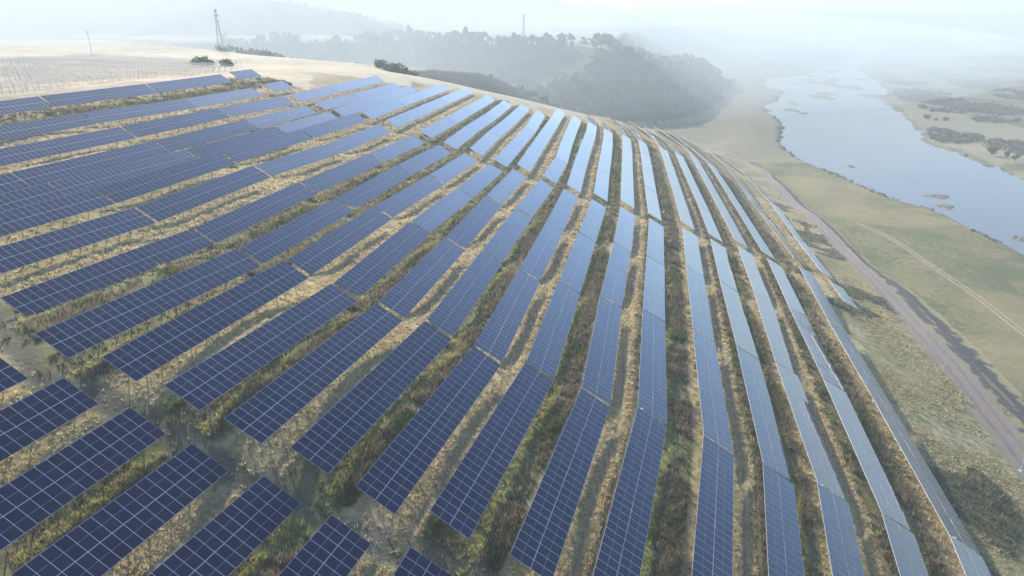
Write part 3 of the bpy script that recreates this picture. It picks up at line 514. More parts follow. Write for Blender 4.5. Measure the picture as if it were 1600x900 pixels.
def array_mesh(L):
    nm = max(3, round(L / PIT_W)); hx = 2.28; hy = L / 2; th = .04; k = L / (nm * PIT_W)
    V = [(-hx, -hy, -th), (hx, -hy, -th), (hx, hy, -th), (-hx, hy, -th), (-hx, -hy, 0), (hx, -hy, 0), (hx, hy, 0), (-hx, hy, 0)]
    Fq = [(0, 3, 2, 1), (4, 5, 6, 7), (0, 1, 5, 4), (1, 2, 6, 5), (2, 3, 7, 6), (3, 0, 4, 7)]
    me = bpy.data.meshes.new('panel_array'); me.from_pydata(V, [], Fq); me.update()
    me.materials.append(M_PANEL); me.materials.append(M_ALU)
    uvl = me.uv_layers.new(name='UVMap')
    for p in me.polygons:
        p.material_index = 0 if p.index == 1 else 1
        for li in p.loop_indices:
            v = me.vertices[me.loops[li].vertex_index].co
            uvl.data[li].uv = (v.x + 2.285, (v.y + hy) / k)
    return me
def frame_mesh(L, posts):
    b = MB()
    for x in (-1.75, -.55, .55, 1.75): b.box((x, 0, -.085), (.05, L - .1, .07))
    n = max(2, round(L / 4.4)); ys = [(-.5 + (i + .5) / n) * L for i in range(n)]
    for y in ys:
        b.box((0, y, -.17), (4.0, .06, .09))
        if posts:
            pass
    return b, ys
MODULE = module_mesh()
post_b = MB(); post_b.box((0, 0, -1.75), (.10, .07, 3.5)); POST = post_b.mesh('post', M_STEEL)
_fc = {}; _ac = {}
def tilt_matrix(sl, ti):
    sl = R_(sl); ti = R_(ti)
    d = Vector((0, math.cos(sl), math.sin(sl))); h = Vector((1, 0, 0)); up = h.cross(d).normalized()
    if up.z < 0: up = -up
    wv = h * math.cos(ti) - up * math.sin(ti); nn = wv.cross(d).normalized()
    return Matrix(((wv.x, d.x, nn.x, 0), (wv.y, d.y, nn.y, 0), (wv.z, d.z, nn.z, 0), (0, 0, 0, 1)))
ROWS = 'abcdefghijklmnopqrstuvw'
ORD = ['first', 'second', 'third', 'fourth', 'fifth', 'sixth', 'seventh', 'eighth', 'ninth', 'tenth', 'eleventh', 'twelfth', 'thirteenth', 'fourteenth', 'fifteenth', 'sixteenth', 'seventeenth', 'eighteenth', 'nineteenth', 'twentieth', 'twenty-first', 'twenty-second', 'twenty-third']
cnt = {}
def table_label(t):
    n, s = t[0], t[1]
    if n[0] == 'z':
        return 'solar table below the near cross aisle, %s from the left photo edge' % ORD[int(n[1]) - 1]
    cnt[(n, s)] = cnt.get((n, s), 0) + 1
    r = ORD[len(ROWS) - 1 - ROWS.index(n)]; k = ORD[cnt[(n, s)] - 1]
    where = 'nearer than the wide cross aisle' if s == 0 else 'beyond the wide cross aisle'
    return 'solar table %s in the %s row from the river, %s' % (k, r, where)
def build_tables():
    for t in TABS:
        n, s, k, x, y, z, az, sl, ti, L = t
        dist = math.sqrt(x * x + y * y + z * z)
        gz = float(height(np.array([x]), np.array([y]))[0])
        root = empty('solar_table', (x, y, gz), -R_(az))
        tag(root, table_label(t), 'solar table', 'solar tables standing in rows across the hillside')
        T = tilt_matrix(sl, ti); c = Matrix.Translation((0, 0, z - gz))
        M = c @ T
        nm = max(3, round(L / PIT_W))
        if dist < 150 and abs(L - nm * PIT_W) < .4 and not (n == 'w'):
            for i in range(nm):
                for j in (0, 1):
                    o = bpy.data.objects.new('module', MODULE); COL.objects.link(o); o.parent = root
                    e = Matrix.Rotation(R_(random.gauss(0, .16)), 4, 'X') @ Matrix.Rotation(R_(random.gauss(0, .16)), 4, 'Y')
                    o.matrix_basis = M @ Matrix.Translation(((j - .5) * PIT_L, (i - (nm - 1) / 2) * PIT_W, random.uniform(-.003, .003))) @ e
        else:
            key = round(L - .3, 2)
            if key not in _ac: _ac[key] = array_mesh(key)
            o = bpy.data.objects.new('panel_array', _ac[key]); COL.objects.link(o); o.parent = root; o.matrix_basis = M
        key = round(L, 2)
        if key not in _fc:
            b, ys = frame_mesh(L, False); _fc[key] = (b.mesh('support_frame', M_STEEL), ys)
        me, ys = _fc[key]
        o = bpy.data.objects.new('support_frame', me); COL.objects.link(o); o.parent = root; o.matrix_basis = M
        if dist < 330:
            for yy in ys:
                for xx in (-1.35, 1.35):
                    p = M @ Vector((xx, yy, -.2))
                    q = bpy.data.objects.new('post', POST); COL.objects.link(q); q.parent = root
                    q.matrix_basis = Matrix.Translation(p)
build_tables()

# ------------------------------------------------------------------ vegetation between the rows
def grass_blades(n, r0, r1, name, scale=1.0, blades=6):
    # density falls with distance; points over the visible wedge
    u = rng.random(n); r = r0 * (r1 / r0) ** u
    az = np.radians(rng.uniform(-43, 43, n)); x = r * np.sin(az); y = r * np.cos(az)
    fv, fe, fs = field_coords(x, y)
    dbk, _, sb = poly_dist(x, y, BANK); dr, _, sr = poly_dist(x, y, ROAD)
    dens = vnoise(x, y, 7, 61)
    last = TABS_last(x, y)
    slope_zone = last & (sr < 0) & (dr > 2.8)
    infield = (fv > -4.2) & (fv < 7.5) & (fe < 8)
    keep = (infield | slope_zone)
    under = (fv > -3.9) & (fv < -.1) & (fe < .2); keep &= ~(under & (rng.random(n) < .8))
    rut = (fs > .5) & (np.abs(fv - 1.35) < .35) & ~slope_zone; keep &= ~rut
    d1, _, _ = poly_dist(x, y, AISLE_NEAR); d2, _, _ = poly_dist(x, y, AISLE_FAR)
    keep &= ~((np.minimum(d1 / 2.0, d2 / 1.4) < 1) & (rng.random(n) < .93))
    keep &= ~(slope_zone & (vnoise(x, y, 11, 66) < .42))
    keep &= (dens > np.where(fs > .5, .16, .34)) | (rng.random(n) < .12)
    x, y, r, fv, fe, fs, sz = [q[keep] for q in (x, y, r, fv, fe, fs, slope_zone)]
    m = len(x); z = height(x, y)
    N = vnoise(x, y, 6, 62); N5 = vnoise(x, y, 16, 64)
    sc = scale * np.clip(r / 90, .75, 2.6)
    ht = (rng.uniform(.25, .8, m) * (1 + .6 * (vnoise(x, y, 5, 63) > .58)) * np.where(fs > .5, .55, 1.35)) * np.clip(sc, .8, 1.25)
    ht = np.where(sz, ht * (.35 + 1.1 * sstep(.45, .65, N5)), ht)
    ht = np.where((fv > -.3) & (fv < 1.0) & ~sz, ht * .7, ht)
    pal = np.array([(.70, .60, .40), (.60, .50, .30), (.34, .35, .16), (.15, .18, .075), (.20, .165, .125), (.34, .285, .215), (.50, .47, .20), (.20, .25, .15)])
    pick = rng.random(m)
    ci = np.where(fs > .5, np.where(pick < .6, 0, np.where(pick < .88, 1, np.where(N > .55, 2, 5))),
                  np.where(N > .66, 3, np.where(pick < .5, 4, np.where(pick < .8, 5, np.where(N5 > .5, 2, 3)))))
    ci = np.where((fv > -.4) & (fv < .9) & (pick < .75) & (fs < .5) & ~sz, 6, ci)
    ci = np.where(sz, np.where(N5 > .55, np.where(pick < .5, 7, 4), np.where(pick < .4, 1, np.where(pick < .6, 0, np.where(pick < .85, 2, 5)))), ci)
    col = pal[ci] * rng.uniform(.75, 1.25, (m, 1)) * rng.uniform(.94, 1.06, (m, 3))
    ht = np.where((fv > -3.9) & (fv < .5) & (fe < .3) & ~sz, np.minimum(ht, .42), ht); ht = np.minimum(ht, 1.15)
    k = blades
    a = rng.uniform(0, 2 * np.pi, (m, k)); rad = rng.uniform(.02, .22, (m, k)) * sc[:, None] * 1.2
    bx = x[:, None] + np.cos(a) * rad; by = y[:, None] + np.sin(a) * rad
    h = ht[:, None] * rng.uniform(.55, 1.1, (m, k)); lean = rng.uniform(.1, .6, (m, k)) * h; la = a + rng.uniform(-.8, .8, (m, k))
    wd = .055 * sc[:, None] * rng.uniform(.7, 1.6, (m, k)); wa = rng.uniform(0, np.pi, (m, k))
    zb = z[:, None] - .03
    p0 = np.stack([bx - np.cos(wa) * wd, by - np.sin(wa) * wd, zb + 0 * bx], -1)
    p1 = np.stack([bx + np.cos(wa) * wd, by + np.sin(wa) * wd, zb + 0 * bx], -1)
    p2 = np.stack([bx + np.cos(la) * lean, by + np.sin(la) * lean, zb + h], -1)
    V = np.stack([p0, p1, p2], 2).reshape(-1, 3)
    Fq = np.arange(len(V)).reshape(-1, 3)
    cc = np.repeat(col, k * 3, 0)
    me = np_mesh(name, V, Fq, M_GRASS, False, cattrs={'tint': cc})
    o = mobj(name, me); tag(o, kind='stuff'); print(name, m, len(Fq)); return o
o = grass_blades(330000, 45, 330, 'tall_grass', 1.0, 7)
tag(o, 'dry straw and green weeds growing between the solar rows', 'grass')

# ------------------------------------------------------------------ trees and bushes
def crown_mesh(name, R, H, z0, nleaf, leaf, base, seed, lobes=7, squash=.8):
    g = np.random.default_rng(seed)
    L = []
    for i in range(lobes):
        a = g.uniform(0, 2 * np.pi); rr = R * g.uniform(.15, .62); zc = z0 + H * g.uniform(.25, .8)
        L.append((rr * np.cos(a), rr * np.sin(a), zc, R * g.uniform(.32, .55)))
    L.append((0, 0, z0 + H * .5, R * .6)); L = np.array(L)
    li = g.integers(0, len(L), nleaf); d = g.normal(size=(nleaf, 3)); d /= np.linalg.norm(d, axis=1)[:, None]
    rad = L[li, 3] * g.uniform(.55, 1.08, nleaf)
    c = L[li, :3] + d * rad[:, None] * np.array([1, 1, squash * H / R * .55 if H > R else .8])
    c[:, 2] = np.maximum(c[:, 2], z0 * .55 + .1)
    e1 = g.normal(size=(nleaf, 3)); e1 /= np.linalg.norm(e1, axis=1)[:, None]; e2 = np.cross(e1, g.normal(size=(nleaf, 3))); e2 /= np.linalg.norm(e2, axis=1)[:, None]
    s = leaf * g.uniform(.6, 1.4, nleaf)[:, None]
    V = np.stack([c - e1 * s, c + e2 * s * .6, c + e1 * s, c - e2 * s * .6], 1).reshape(-1, 3)
    col = np.array(base) * g.uniform(.6, 1.5, (nleaf, 1)) * g.uniform(.9, 1.1, (nleaf, 3))
    return np_mesh(name, V, np.arange(len(V)).reshape(-1, 4), M_LEAF, False, cattrs={'tint': np.repeat(col, 4, 0)})
def trunk_mesh(H, r):
    b = MB(); b.bar((0, 0, -.4), (0, 0, H * .5), r, r * .7, 8); b.bar((0, 0, H * .5), (.1 * H, 0, H * .85), r * .6, r * .2)
    b.bar((0, 0, H * .42), (-.16 * H, .1 * H, H * .75), r * .5, r * .15); b.bar((0, 0, H * .35), (.05 * H, -.17 * H, H * .7), r * .45, r * .15)
    return b.mesh('trunk', M_BARK)
TREES = [(crown_mesh('crown', 3.4, 6.0, 2.0, 1300, .42, (.075, .10, .045), 5), trunk_mesh(8, .22)),
         (crown_mesh('crown', 2.6, 7.5, 1.8, 1300, .38, (.06, .085, .045), 6, 9), trunk_mesh(9, .2)),
         (crown_mesh('crown', 4.4, 5.5, 1.6, 1600, .45, (.085, .10, .05), 7, 10), trunk_mesh(7, .26))]
BUSHES = [(crown_mesh('crown', 2.2, 2.2, .2, 900, .30, (.08, .10, .05), 8, 6), trunk_mesh(2.0, .08)),
          (crown_mesh('crown', 3.0, 2.6, .2, 1100, .34, (.10, .11, .055), 9, 9), trunk_mesh(2.2, .09))]
def plant(kind, var, x, y, sc, label, cat, group, sz=1.0):
    z = float(height(np.array([x]), np.array([y]))[0])
    r = empty(kind, (x, y, z - .1), random.uniform(0, 6.28)); r.scale = (sc, sc, sc * sz)
    tag(r, label, cat, group)
    cr, tr = var
    mobj('crown', cr, r); mobj('trunk', tr, r); return r
def plane_hit(px, py, z):
    p = ray(px, py, 1.0); t = z / p[2]; return p[0] * t, p[1] * t
# trees on the wooded rim of the hill beyond the crest
rim = [(565, 50, 1010, 1.6), (585, 52, 980, 1.3), (604, 52, 960, 1.2), (622, 55, 950, 1.4), (641, 56, 900, 1.9), (656, 57, 890, 1.7), (672, 62, 870, 1.1), (688, 64, 850, 1.0), (702, 64, 800, 1.5), (714, 62, 800, 1.8), (727, 62, 790, 2.1), (740, 62, 780, 2.1), (752, 64, 770, 1.8),
       (768, 67, 760, 1.1), (780, 66, 750, 1.5), (792, 67, 745, 1.3), (804, 66, 740, 1.7), (817, 67, 735, 1.4), (831, 68, 730, 1.6), (846, 69, 720, 1.1), (860, 70, 715, .9), (875, 71, 700, .8), (893, 72, 690, .9), (930, 73, 670, .9), (941, 74, 665, 1.2), (952, 74, 660, .9), (962, 75, 650, .7)]
for i, (px, py, t, sc) in enumerate(rim):
    x, y, _ = ray(px, py, t)
    plant('tree', TREES[i % 3], x, y, sc, 'hazy dark tree, %s along the wooded hill rim' % ('leftmost' if i == 0 else 'number %d from the left' % (i + 1)), 'tree', 'trees along the rim of the wooded hill')
# bushes at the left edge of the crest
crest = [(302, 99, 330, 1.1), (316, 98, 325, 1.3), (330, 99, 322, 1.2), (352, 102, 320, 1.0), (362, 102, 318, .9), (347, 79, 505, 1.0), (353, 80, 505, .9), (594, 105, 405, 1.4), (606, 110, 398, 1.6), (618, 113, 392, 1.7), (632, 116, 388, 1.8), (645, 118, 384, 1.3), (556, 96, 440, 1.1)]
for i, (px, py, t, sc) in enumerate(crest):
    x, y, _ = ray(px, py, t)
    lab = 'rounded bush on the pale plateau beside the solar field, %s from the left' % ORD[i] if i < 5 else ('bush at the foot of the lattice tower, %s one' % ('left' if i == 5 else 'right') if i < 7 else ('dark shrub on the crest behind the left rows, %s from the left' % ORD[i - 7]))
    plant('bush', BUSHES[i % 2], x, y, sc, lab, 'bush', 'bushes on the plateau and crest')
plant('tree', TREES[1], *ray(634, 118, 388)[:2], .62, 'small pointed tree standing above the crest shrubs', 'tree', 'bushes on the plateau and crest')
# right bank of the river
rb = [(1446, 158, 1.2), (1440, 166, 1.7), (1455, 172, 1.6), (1448, 182, 1.5), (1463, 186, 1.4), (1500, 156, 1.6), (1512, 163, 1.5), (1520, 172, 1.7), (1531, 170, 1.1), (1477, 186, 1.3), (1486, 204, 1.2), (1481, 216, 1.5), (1492, 219, 1.3),
      (1552, 168, 1.2), (1560, 178, 1.4), (1588, 188, 1.5), (1572, 246, 1.5), (1550, 240, 2.0), (1585, 252, 1.6), (1462, 226, .8), (1510, 238, .7), (1600, 235, 1.3), (1530, 214, .8), (1545, 220, .9), (1410, 128, 1.6), (1425, 130, 1.4), (1436, 132, 1.5), (1498, 118, 1.5)]
for i, (px, py, sc) in enumerate(rb):
    x, y = plane_hit(px, py + 3, -82.9)
    big = i in (16, 17, 18)
    plant('tree' if big else 'bush', TREES[i % 3] if big else BUSHES[i % 2], x, y, sc * (.45 if big else .72), ('leafy tree' if big else 'shrub') + ' on the flat far bank of the river, number %d' % (i + 1) + (' nearest the shore' if big else ' of the scatter'), 'tree' if big else 'bush', 'shrubs and trees on the far river bank')
# tree lines fading into the mist
def wood(name, pxs, label):
    g = np.random.default_rng(len(pxs) + 11); VV = []; CC = []
    for (px0, px1, py, n, hgt) in pxs:
        for i in range(n):
            px = g.uniform(px0, px1); x, y = plane_hit(px, py + g.uniform(-1.5, 1.5), -82.5)
            hh = hgt * g.uniform(.6, 1.2); R = hh * .55; m = 60
            d = g.normal(size=(m, 3)); d /= np.linalg.norm(d, axis=1)[:, None]
            c = np.array([x, y, -82.5 + hh * .55]) + d * g.uniform(.6, 1.05, (m, 1)) * np.array([R, R, hh * .5])
            e1 = g.normal(size=(m, 3)); e2 = np.cross(e1, g.normal(size=(m, 3))); e1 /= np.linalg.norm(e1, axis=1)[:, None]; e2 /= np.linalg.norm(e2, axis=1)[:, None]
            s = hh * .16
            VV.append(np.stack([c - e1 * s, c + e2 * s, c + e1 * s, c - e2 * s], 1).reshape(-1, 3))
            CC.append(np.repeat(np.array((.06, .085, .05)) * g.uniform(.6, 1.4, (m, 1)), 4, 0))
    V = np.concatenate(VV); me = np_mesh(name, V, np.arange(len(V)).reshape(-1, 4), M_LEAF, False, cattrs={'tint': np.concatenate(CC)})
    tag(mobj(name, me), label, 'woods', kind='stuff')
wood('riverside_woods', [(1190, 1330, 84, 60, 10), (1225, 1330, 95, 50, 9), (1340, 1480, 68, 120, 18), (1380, 1500, 80, 70, 12), (1500, 1600, 98, 50, 12), (1180, 1260, 104, 25, 7), (1520, 1640, 112, 40, 9), (1160, 1250, 92, 30, 8)], 'misty tree lines on the river plain')

# scrubby wood covering the steep slope beyond the crest
def slope_scrub():
    g = np.random.default_rng(77); n = 9000
    az = np.radians(g.uniform(-22, 20, n)); r = g.uniform(560, 1500, n); x = r * np.sin(az); y = r * np.cos(az)
    z = height(x, y); zx = height(x + 5, y); zy = height(x, y + 5); sl = np.hypot(zx - z, zy - z) / 5
    dp, _, _ = poly_dist(x, y, PLATEAU, True); rim = (dp < 22) & (x < 110) & (vnoise(x, y, 30, 89) > .42)
    k = ((sl > .2) & (z > -80) & (vnoise(x, y, 45, 88) > .38)) | rim; rim = rim[k]; x, y, z = x[k], y[k], z[k]; m = 14; n = len(x)
    hh = g.uniform(2.5, 6.5, n) * np.where(rim, 1.6, 1.0); d = g.normal(size=(n, m, 3)); d /= np.linalg.norm(d, axis=2)[..., None]
    c = np.stack([x, y, z + hh * .4], 1)[:, None, :] + d * (hh * .55)[:, None, None]
    e1 = g.normal(size=(n, m, 3)); e2 = np.cross(e1, g.normal(size=(n, m, 3))); e1 /= np.linalg.norm(e1, axis=2)[..., None]; e2 /= np.linalg.norm(e2, axis=2)[..., None]
    s = (hh * .3)[:, None, None]
    V = np.stack([c - e1 * s, c + e2 * s, c + e1 * s, c - e2 * s], 2).reshape(-1, 3)
    cc = np.repeat(np.array((.06, .08, .045)) * g.uniform(.5, 1.4, (n * m, 1)), 4, 0)
    me = np_mesh('slope_woods', V, np.arange(len(V)).reshape(-1, 4), M_LEAF, False, cattrs={'tint': cc})
    tag(mobj('slope_woods', me), 'dark scrubby wood covering the steep hillside beyond the crest', 'woods', kind='stuff')
slope_scrub()
def river_scrub():
    g = np.random.default_rng(78); n = 60000
    az = np.radians(g.uniform(8, 41, n)); r = 180 * (2400 / 180) ** g.random(n); x = r * np.sin(az); y = r * np.cos(az)
    z = height(x, y); dv, _, _ = poly_dist(x, y, RIVER, True); inn = inside(x, y, RIVER); dk, _, sb = poly_dist(x, y, BANK)
    right = (x > np.interp(y, [p[1] for p in RIVER[:28]], [p[0] for p in RIVER[:28]]) + 30)
    k = ~inn & (z > -83.8) & (z < -79) & (sb > 0) & ((right & (vnoise(x, y * .5, 38, 91) > .60) & (dv > 5)) | ((dv < 4.5) & (dv > .8) & (vnoise(x, y, 12, 92) > .52)))
    x, y, z, right, r, dv = [q[k] for q in (x, y, z, right, r, dv)]; m = 16; n = len(x); print('river scrub', n)
    hh = np.where(right & (dv > 5), g.uniform(.6, 2.3, n) * np.clip(r / 500, .8, 2), g.uniform(.35, 1.0, n)); d = g.normal(size=(n, m, 3)); d /= np.linalg.norm(d, axis=2)[..., None]
    c = np.stack([x, y, z + hh * .35], 1)[:, None, :] + d * (hh * np.array([.75]))[:, None, None] * np.array([1, 1, .7])
    e1 = g.normal(size=(n, m, 3)); e2 = np.cross(e1, g.normal(size=(n, m, 3))); e1 /= np.linalg.norm(e1, axis=2)[..., None]; e2 /= np.linalg.norm(e2, axis=2)[..., None]
    s = (hh * .3)[:, None, None]
    V = np.stack([c - e1 * s, c + e2 * s, c + e1 * s, c - e2 * s], 2).reshape(-1, 3)
    tone = np.array([(.09, .11, .05), (.16, .15, .075), (.20, .155, .095)])[g.integers(0, 3, n)] * g.uniform(.7, 1.3, (n, 1))
    me = np_mesh('river_scrub', V, np.arange(len(V)).reshape(-1, 4), M_LEAF, False, cattrs={'tint': np.repeat(tone, 4 * m, 0)})
    tag(mobj('river_scrub', me), 'low olive and brown scrub patches along the river banks and flats', 'scrub', kind='stuff')
river_scrub()

# ------------------------------------------------------------------ masts, pylons, posts
def gz(x, y): return float(height(np.array([float(x)]), np.array([float(y)]))[0])
def lattice(px, py, t, H, label, wide, arms, base=2.4):
    x, y, _ = ray(px, py, t); z = gz(x, y)
    root = empty('pylon', (x, y, z - .2), R_(12)); tag(root, label, 'pylon', 'power pylons in the mist')
    b = MB(); r = .09 * (1 if H < 30 else 1.3)
    nseg = 9
    def half(q): return base * (1 - q) ** 1.15 / 2 + .28
    for sx in (-1, 1):
        for sy in (-1, 1):
            for i in range(nseg):
                q0, q1 = i / nseg, (i + 1) / nseg
                b.bar((sx * half(q0), sy * half(q0), q0 * H), (sx * half(q1), sy * half(q1), q1 * H), r, r, 5)
    for i in range(nseg):
        q0, q1 = i / nseg, (i + 1) / nseg; a, c = half(q0), half(q1)
        for (p, q) in (((-a, -a), (c, -c)), ((a, -a), (-c, -c)), ((-a, a), (c, c)), ((a, -a), (c, c)), ((-a, -a), (-c, c)), ((a, a), (-c, c))):
            b.bar((p[0], p[1], q0 * H), (q[0], q[1], q1 * H), r * .6, r * .6, 4)
    b.build('tower', M_DARKMET, root)
    for hz, wd in arms:
        a = MB(); a.bar((-wd, 0, hz * H), (wd, 0, hz * H), r, r, 5); a.bar((-wd, 0, hz * H), (0, 0, hz * H + wd * .35), r * .7, r * .7, 4); a.bar((wd, 0, hz * H), (0, 0, hz * H + wd * .35), r * .7, r * .7, 4)
        for sx in (-1, 1): a.bar((sx * wd, 0, hz * H), (sx * wd, 0, hz * H - 1.2), .07, .07, 4)
        a.build('crossarm', M_DARKMET, root)
def vee_pylon(px, py, t, H, label):
    x, y, _ = ray(px, py, t); z = gz(x, y)
    root = empty('pylon', (x, y, z - .2), R_(-8)); tag(root, label, 'pylon', 'power pylons in the mist')
    b = MB(); r = .22
    for sx in (-1, 1):
        for sy in (-1, 1):
            b.bar((sx * 1.6, sy * 1.6, 0), (sx * .6, sy * .6, H * .55), r, r * .8, 5)
            b.bar((sx * .6, sy * .5, H * .55), (sx * 4.2, sy * .5, H * .92), r * .8, r * .8, 5)
    for i in range(7):
        q = i / 7; w0 = 1.6 - q; w1 = 1.6 - q - 1 / 7; b.bar((-w0, -w0, q * H * .55), (w1, w1, (q + 1 / 7) * H * .55), r * .5, r * .5, 4); b.bar((w0, -w0, q * H * .55), (-w1, w1, (q + 1 / 7) * H * .55), r * .5, r * .5, 4)
    b.build('tower', M_DARKMET, root)
    a = MB(); a.bar((-8, 0, H * .93), (8, 0, H * .93), r, r, 5); a.bar((-8, 0, H * .93), (-4.2, 0, H), r * .7, r * .7, 4); a.bar((8, 0, H * .93), (4.2, 0, H), r * .7, r * .7, 4); a.bar((-4.2, 0, H), (4.2, 0, H), r * .8, r * .8, 4)
    a.build('crossarm', M_DARKMET, root)
lattice(345, 76, 500, 29.0, 'slim lattice mast with short crossarm behind the pale plateau', 1, [(.86, 2.3), (.975, 1.2)], 3.6)
lattice(818, 66, 745, 31.0, 'thin dark lattice mast rising behind the rim trees', 1, [(.9, 1.4), (.98, .8)], 2.6)
vee_pylon(740, 38, 1500, 46.0, 'faint forked pylon in the mist above the tallest rim trees')
vee_pylon(966, 52, 1350, 36.0, 'faint forked pylon below the far hill shoulder at right')
def wood_pole():
    x, y, _ = ray(141, 72, 430); z = gz(x, y)
    root = empty('utility_pole', (x, y, z - .3)); tag(root, 'lone thin utility pole standing on the plateau at far left', 'utility pole')
    b = MB(); b.bar((0, 0, 0), (0, 0, 15.0), .16, .11, 8); b.build('mast', M_DARKMET, root)
    b = MB(); b.bar((-1.1, 0, 14.3), (1.1, 0, 14.3), .07, .07, 5); b.build('crossarm', M_DARKMET, root)
    b = MB()
    for sx in (-1, 0, 1): b.bar((sx * 1.0, 0, 14.3), (sx * 1.0, 0, 14.7), .05, .04, 5)
    b.build('insulators', M_WHITE, root)
wood_pole()
for i, (px, py, zg, lab) in enumerate([(1353, 447, -73.2, 'thin camera pole left of the puddle where the road bends'), (1408, 512, -72.0, 'thin camera pole on the weedy slope left of the road, midway'), (1473, 582, -71.0, 'thin camera pole with long arm beside the road edge'), (1590, 748, -69.8, 'nearest camera pole with white box at its foot')]):
    x, y = plane_hit(px, py, zg); z = gz(x, y)
    root = empty('camera_pole', (x, y, z - .1), R_(-60)); tag(root, lab, 'camera pole', 'camera poles along the road')
    b = MB(); b.bar((0, 0, 0), (0, 0, 4.0), .06, .045, 8); b.build('mast', M_WHITE, root)
    b = MB(); b.bar((0, 0, 3.9), (1.1 if i == 2 else .45, 0, 3.95), .04, .035, 6); b.build('arm', M_WHITE, root)
    b = MB(); b.box((1.15 if i == 2 else .5, 0, 3.86), (.34, .14, .14)); b.build('camera_housing', M_WHITE, root)
    if i == 3:
        b = MB(); b.box((0, -.22, .75), (.45, .28, .6)); b.build('control_box', M_WHITE, root)
x, y = plane_hit(1218, 309, -78.6); z = gz(x, y)
root = empty('marker_post', (x, y, z - .1)); tag(root, 'short dark post standing on the verge left of the dirt road', 'post')
b = MB(); b.bar((0, 0, 0), (0, 0, 2.0), .14, .12, 7); b.build('stake', M_DARKMET, root)
b = MB(); b.box((0, 0, 2.05), (.34, .34, .12)); b.build('cap', M_DARKMET, root)
# inverter boxes at table ends
def table_of(n, s, k):
    for t in TABS:
        if (t[0], t[1], t[2]) == (n, s, k): return t
for (n, s, k, end, lab) in [('w', 1, 0, -1, 'white inverter box at the near end of the outermost upper row'), ('v', 0, 1, 1, 'small white inverter box at a joint of the outermost near row'), ('v', 0, 1, -1, 'white inverter box at the nearest joint of the outermost row'), ('v', 1, 1, -1, 'tiny white inverter box far along the outermost row'), ('t', 0, 1, -1, 'white inverter box at the near joint, third row from the slope'), ('q', 0, 1, -1, 'white inverter box at a joint between the middle rows')]:
    t = table_of(n, s, k); x, y, z, az, L = t[3], t[4], t[5], R_(t[6]), t[9]
    d = Vector((math.sin(az), math.cos(az), 0)); h = Vector((math.cos(az), -math.sin(az), 0))
    p = Vector((x, y, 0)) + d * (end * (L / 2 + .2)) - h * 1.5; g = gz(p.x, p.y)
    root = empty('inverter_box', (p.x, p.y, g - .1), -az); tag(root, lab, 'inverter', 'white inverter boxes on the table ends')
    zc = z + .95 - g
    b = MB(); b.box((0, 0, zc * .5), (.06, .06, zc)); b.build('stand', M_STEEL, root)
    b = MB(); b.box((0, 0, zc - .35), (.34, .2, .5)); b.build('housing', M_WHITE, root)

# empty mounting racks on the plateau beyond the topmost row
def racks():
    b0 = MB(); L = 40.0
    for x in (-1.6, 0, 1.6): b0.box((x, 0, 1.6 - x * .35), (.12, L, .10))
    b1 = b0
    for i in range(10):
        yy = (-.5 + (i + .5) / 10) * L
        b1.box((-1.4, yy, 1.0), (.08, .08, 2.2)); b1.box((1.4, yy, .5), (.08, .08, 1.2))
    FRAME = b1.mesh('support_frame', M_RACK)
    k = 0
    for i in range(24):
        for j in range(4):
            x = -130 - i * 6.0 + j * 10 - 8; y = 196 + i * 3.2 + j * 43
            # keep clear of row a
            if x > -150 + (y - 200) * .28 and False: continue
            d = math.hypot(x, y)
            px = 800 + F_PX * x / (y * _c + 20 * _s)
            if px < -60 or px > 372: continue
            k += 1
            g = gz(x, y); r = empty('mounting_rack', (x, y, g), -R_(14))
            tag(r, 'bare pale mounting rack on the plateau, line %d behind the last solar row, bay %d' % (i + 1, j + 1), 'mounting rack', 'empty mounting racks on the plateau')
            mobj('support_frame', FRAME, r)
racks()

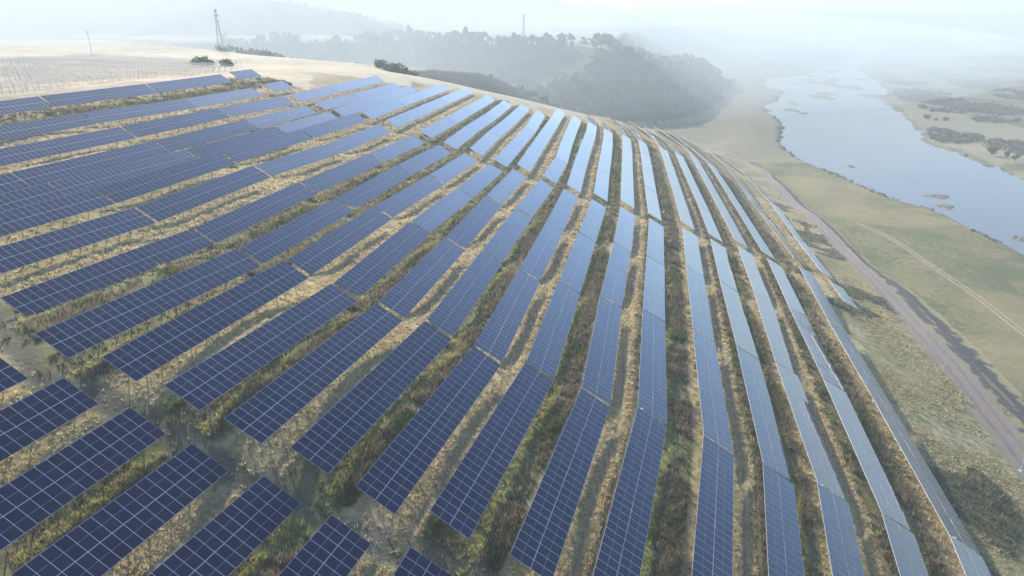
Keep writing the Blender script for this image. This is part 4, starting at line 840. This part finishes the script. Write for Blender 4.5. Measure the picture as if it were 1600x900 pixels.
# islets in the river
M_ISLE = simple('river_mud', (.17, .16, .11), .9, 0, .35, .5)
names = ['grassy islet nearest the camera, broad one in midstream', 'second grassy islet just below the broad midstream one', 'low islet at the right edge of the photo', 'small clod of mud beside the islet at the right edge', 'lone dark rock in midstream', 'low rocky islet near the left shore upstream']
for i, (x, y, a, c) in enumerate(ISLES):
    a *= 1.35; c *= 1.35
    g = np.random.default_rng(100 + i); n = 28; rings = 5; V = []; Fq = []
    rad = 1 + .35 * (g.random(n) - .5) + .25 * np.sin(np.arange(n) * 2 * np.pi / n * 3 + i)
    for k in range(rings):
        q = 1 - k / rings
        for j in range(n):
            th = 2 * np.pi * j / n; V.append((a * q * rad[j] * math.cos(th), c * q * rad[j] * math.sin(th), -.4 + 1.1 * (1 - q ** 2) + .22 * g.random()))
    V.append((0, 0, .5))
    for k in range(rings - 1):
        for j in range(n): Fq.append((k * n + j, k * n + (j + 1) % n, (k + 1) * n + (j + 1) % n, (k + 1) * n + j))
    for j in range(n): Fq.append(((rings - 1) * n + j, (rings - 1) * n + (j + 1) % n, rings * n))
    me = bpy.data.meshes.new('islet'); me.from_pydata(V, [], Fq); me.update(); me.materials.append(M_ISLE)
    o = mobj('islet', me); o.location = (x, y, -84.0)
    tag(o, names[i] if i < len(names) else 'hazy low gravel islet in the upstream shallows, number %d of them' % (i - len(names) + 1), 'islet', 'islets and bars in the river')

# ------------------------------------------------------------------ morning haze
def haze():
    me = bpy.data.meshes.new('haze'); X, Y0, Y1, Z0, Z1 = 6400, -6400, 6400, -90.0, HAZE_TOP
    V = [(-X, Y0, Z0), (X, Y0, Z0), (X, Y1, Z0), (-X, Y1, Z0), (-X, Y0, Z1), (X, Y0, Z1), (X, Y1, Z1), (-X, Y1, Z1)]
    me.from_pydata(V, [], [(0, 3, 2, 1), (4, 5, 6, 7), (0, 1, 5, 4), (1, 2, 6, 5), (2, 3, 7, 6), (3, 0, 4, 7)]); me.update()
    m = bpy.data.materials.new('haze'); m.use_nodes = True; t = m.node_tree; t.nodes.clear()
    o = t.nodes.new('ShaderNodeOutputMaterial'); v = t.nodes.new('ShaderNodeVolumePrincipled')
    v.inputs['Color'].default_value = (.80, .92, 1.0, 1); v.inputs['Density'].default_value = HAZE_DENSITY; v.inputs['Anisotropy'].default_value = 0.0
    t.links.new(v.outputs[0], o.inputs['Volume']); me.materials.append(m)
    ob = mobj('haze', me); tag(ob, 'pale morning haze filling the valley', 'haze', kind='stuff')
haze()
def mist_bank():
    bm = bmesh.new(); bmesh.ops.create_icosphere(bm, subdivisions=4, radius=1.0)
    me = bpy.data.meshes.new('mist'); bm.to_mesh(me); bm.free()
    for v in me.vertices: v.co = (v.co.x * 1600, v.co.y * 900, v.co.z * 92)
    m = bpy.data.materials.new('mist'); m.use_nodes = True; t = m.node_tree; t.nodes.clear()
    o = t.nodes.new('ShaderNodeOutputMaterial'); v = t.nodes.new('ShaderNodeVolumePrincipled')
    v.inputs['Color'].default_value = (.88, .965, 1, 1); v.inputs['Density'].default_value = .0019; v.inputs['Anisotropy'].default_value = 0
    t.links.new(v.outputs[0], o.inputs['Volume']); me.materials.append(m)
    ob = mobj('mist', me); ob.location = (-760, 1255, -50); tag(ob, 'white mist lying in the valley beyond the crest', 'mist', kind='stuff')
mist_bank()
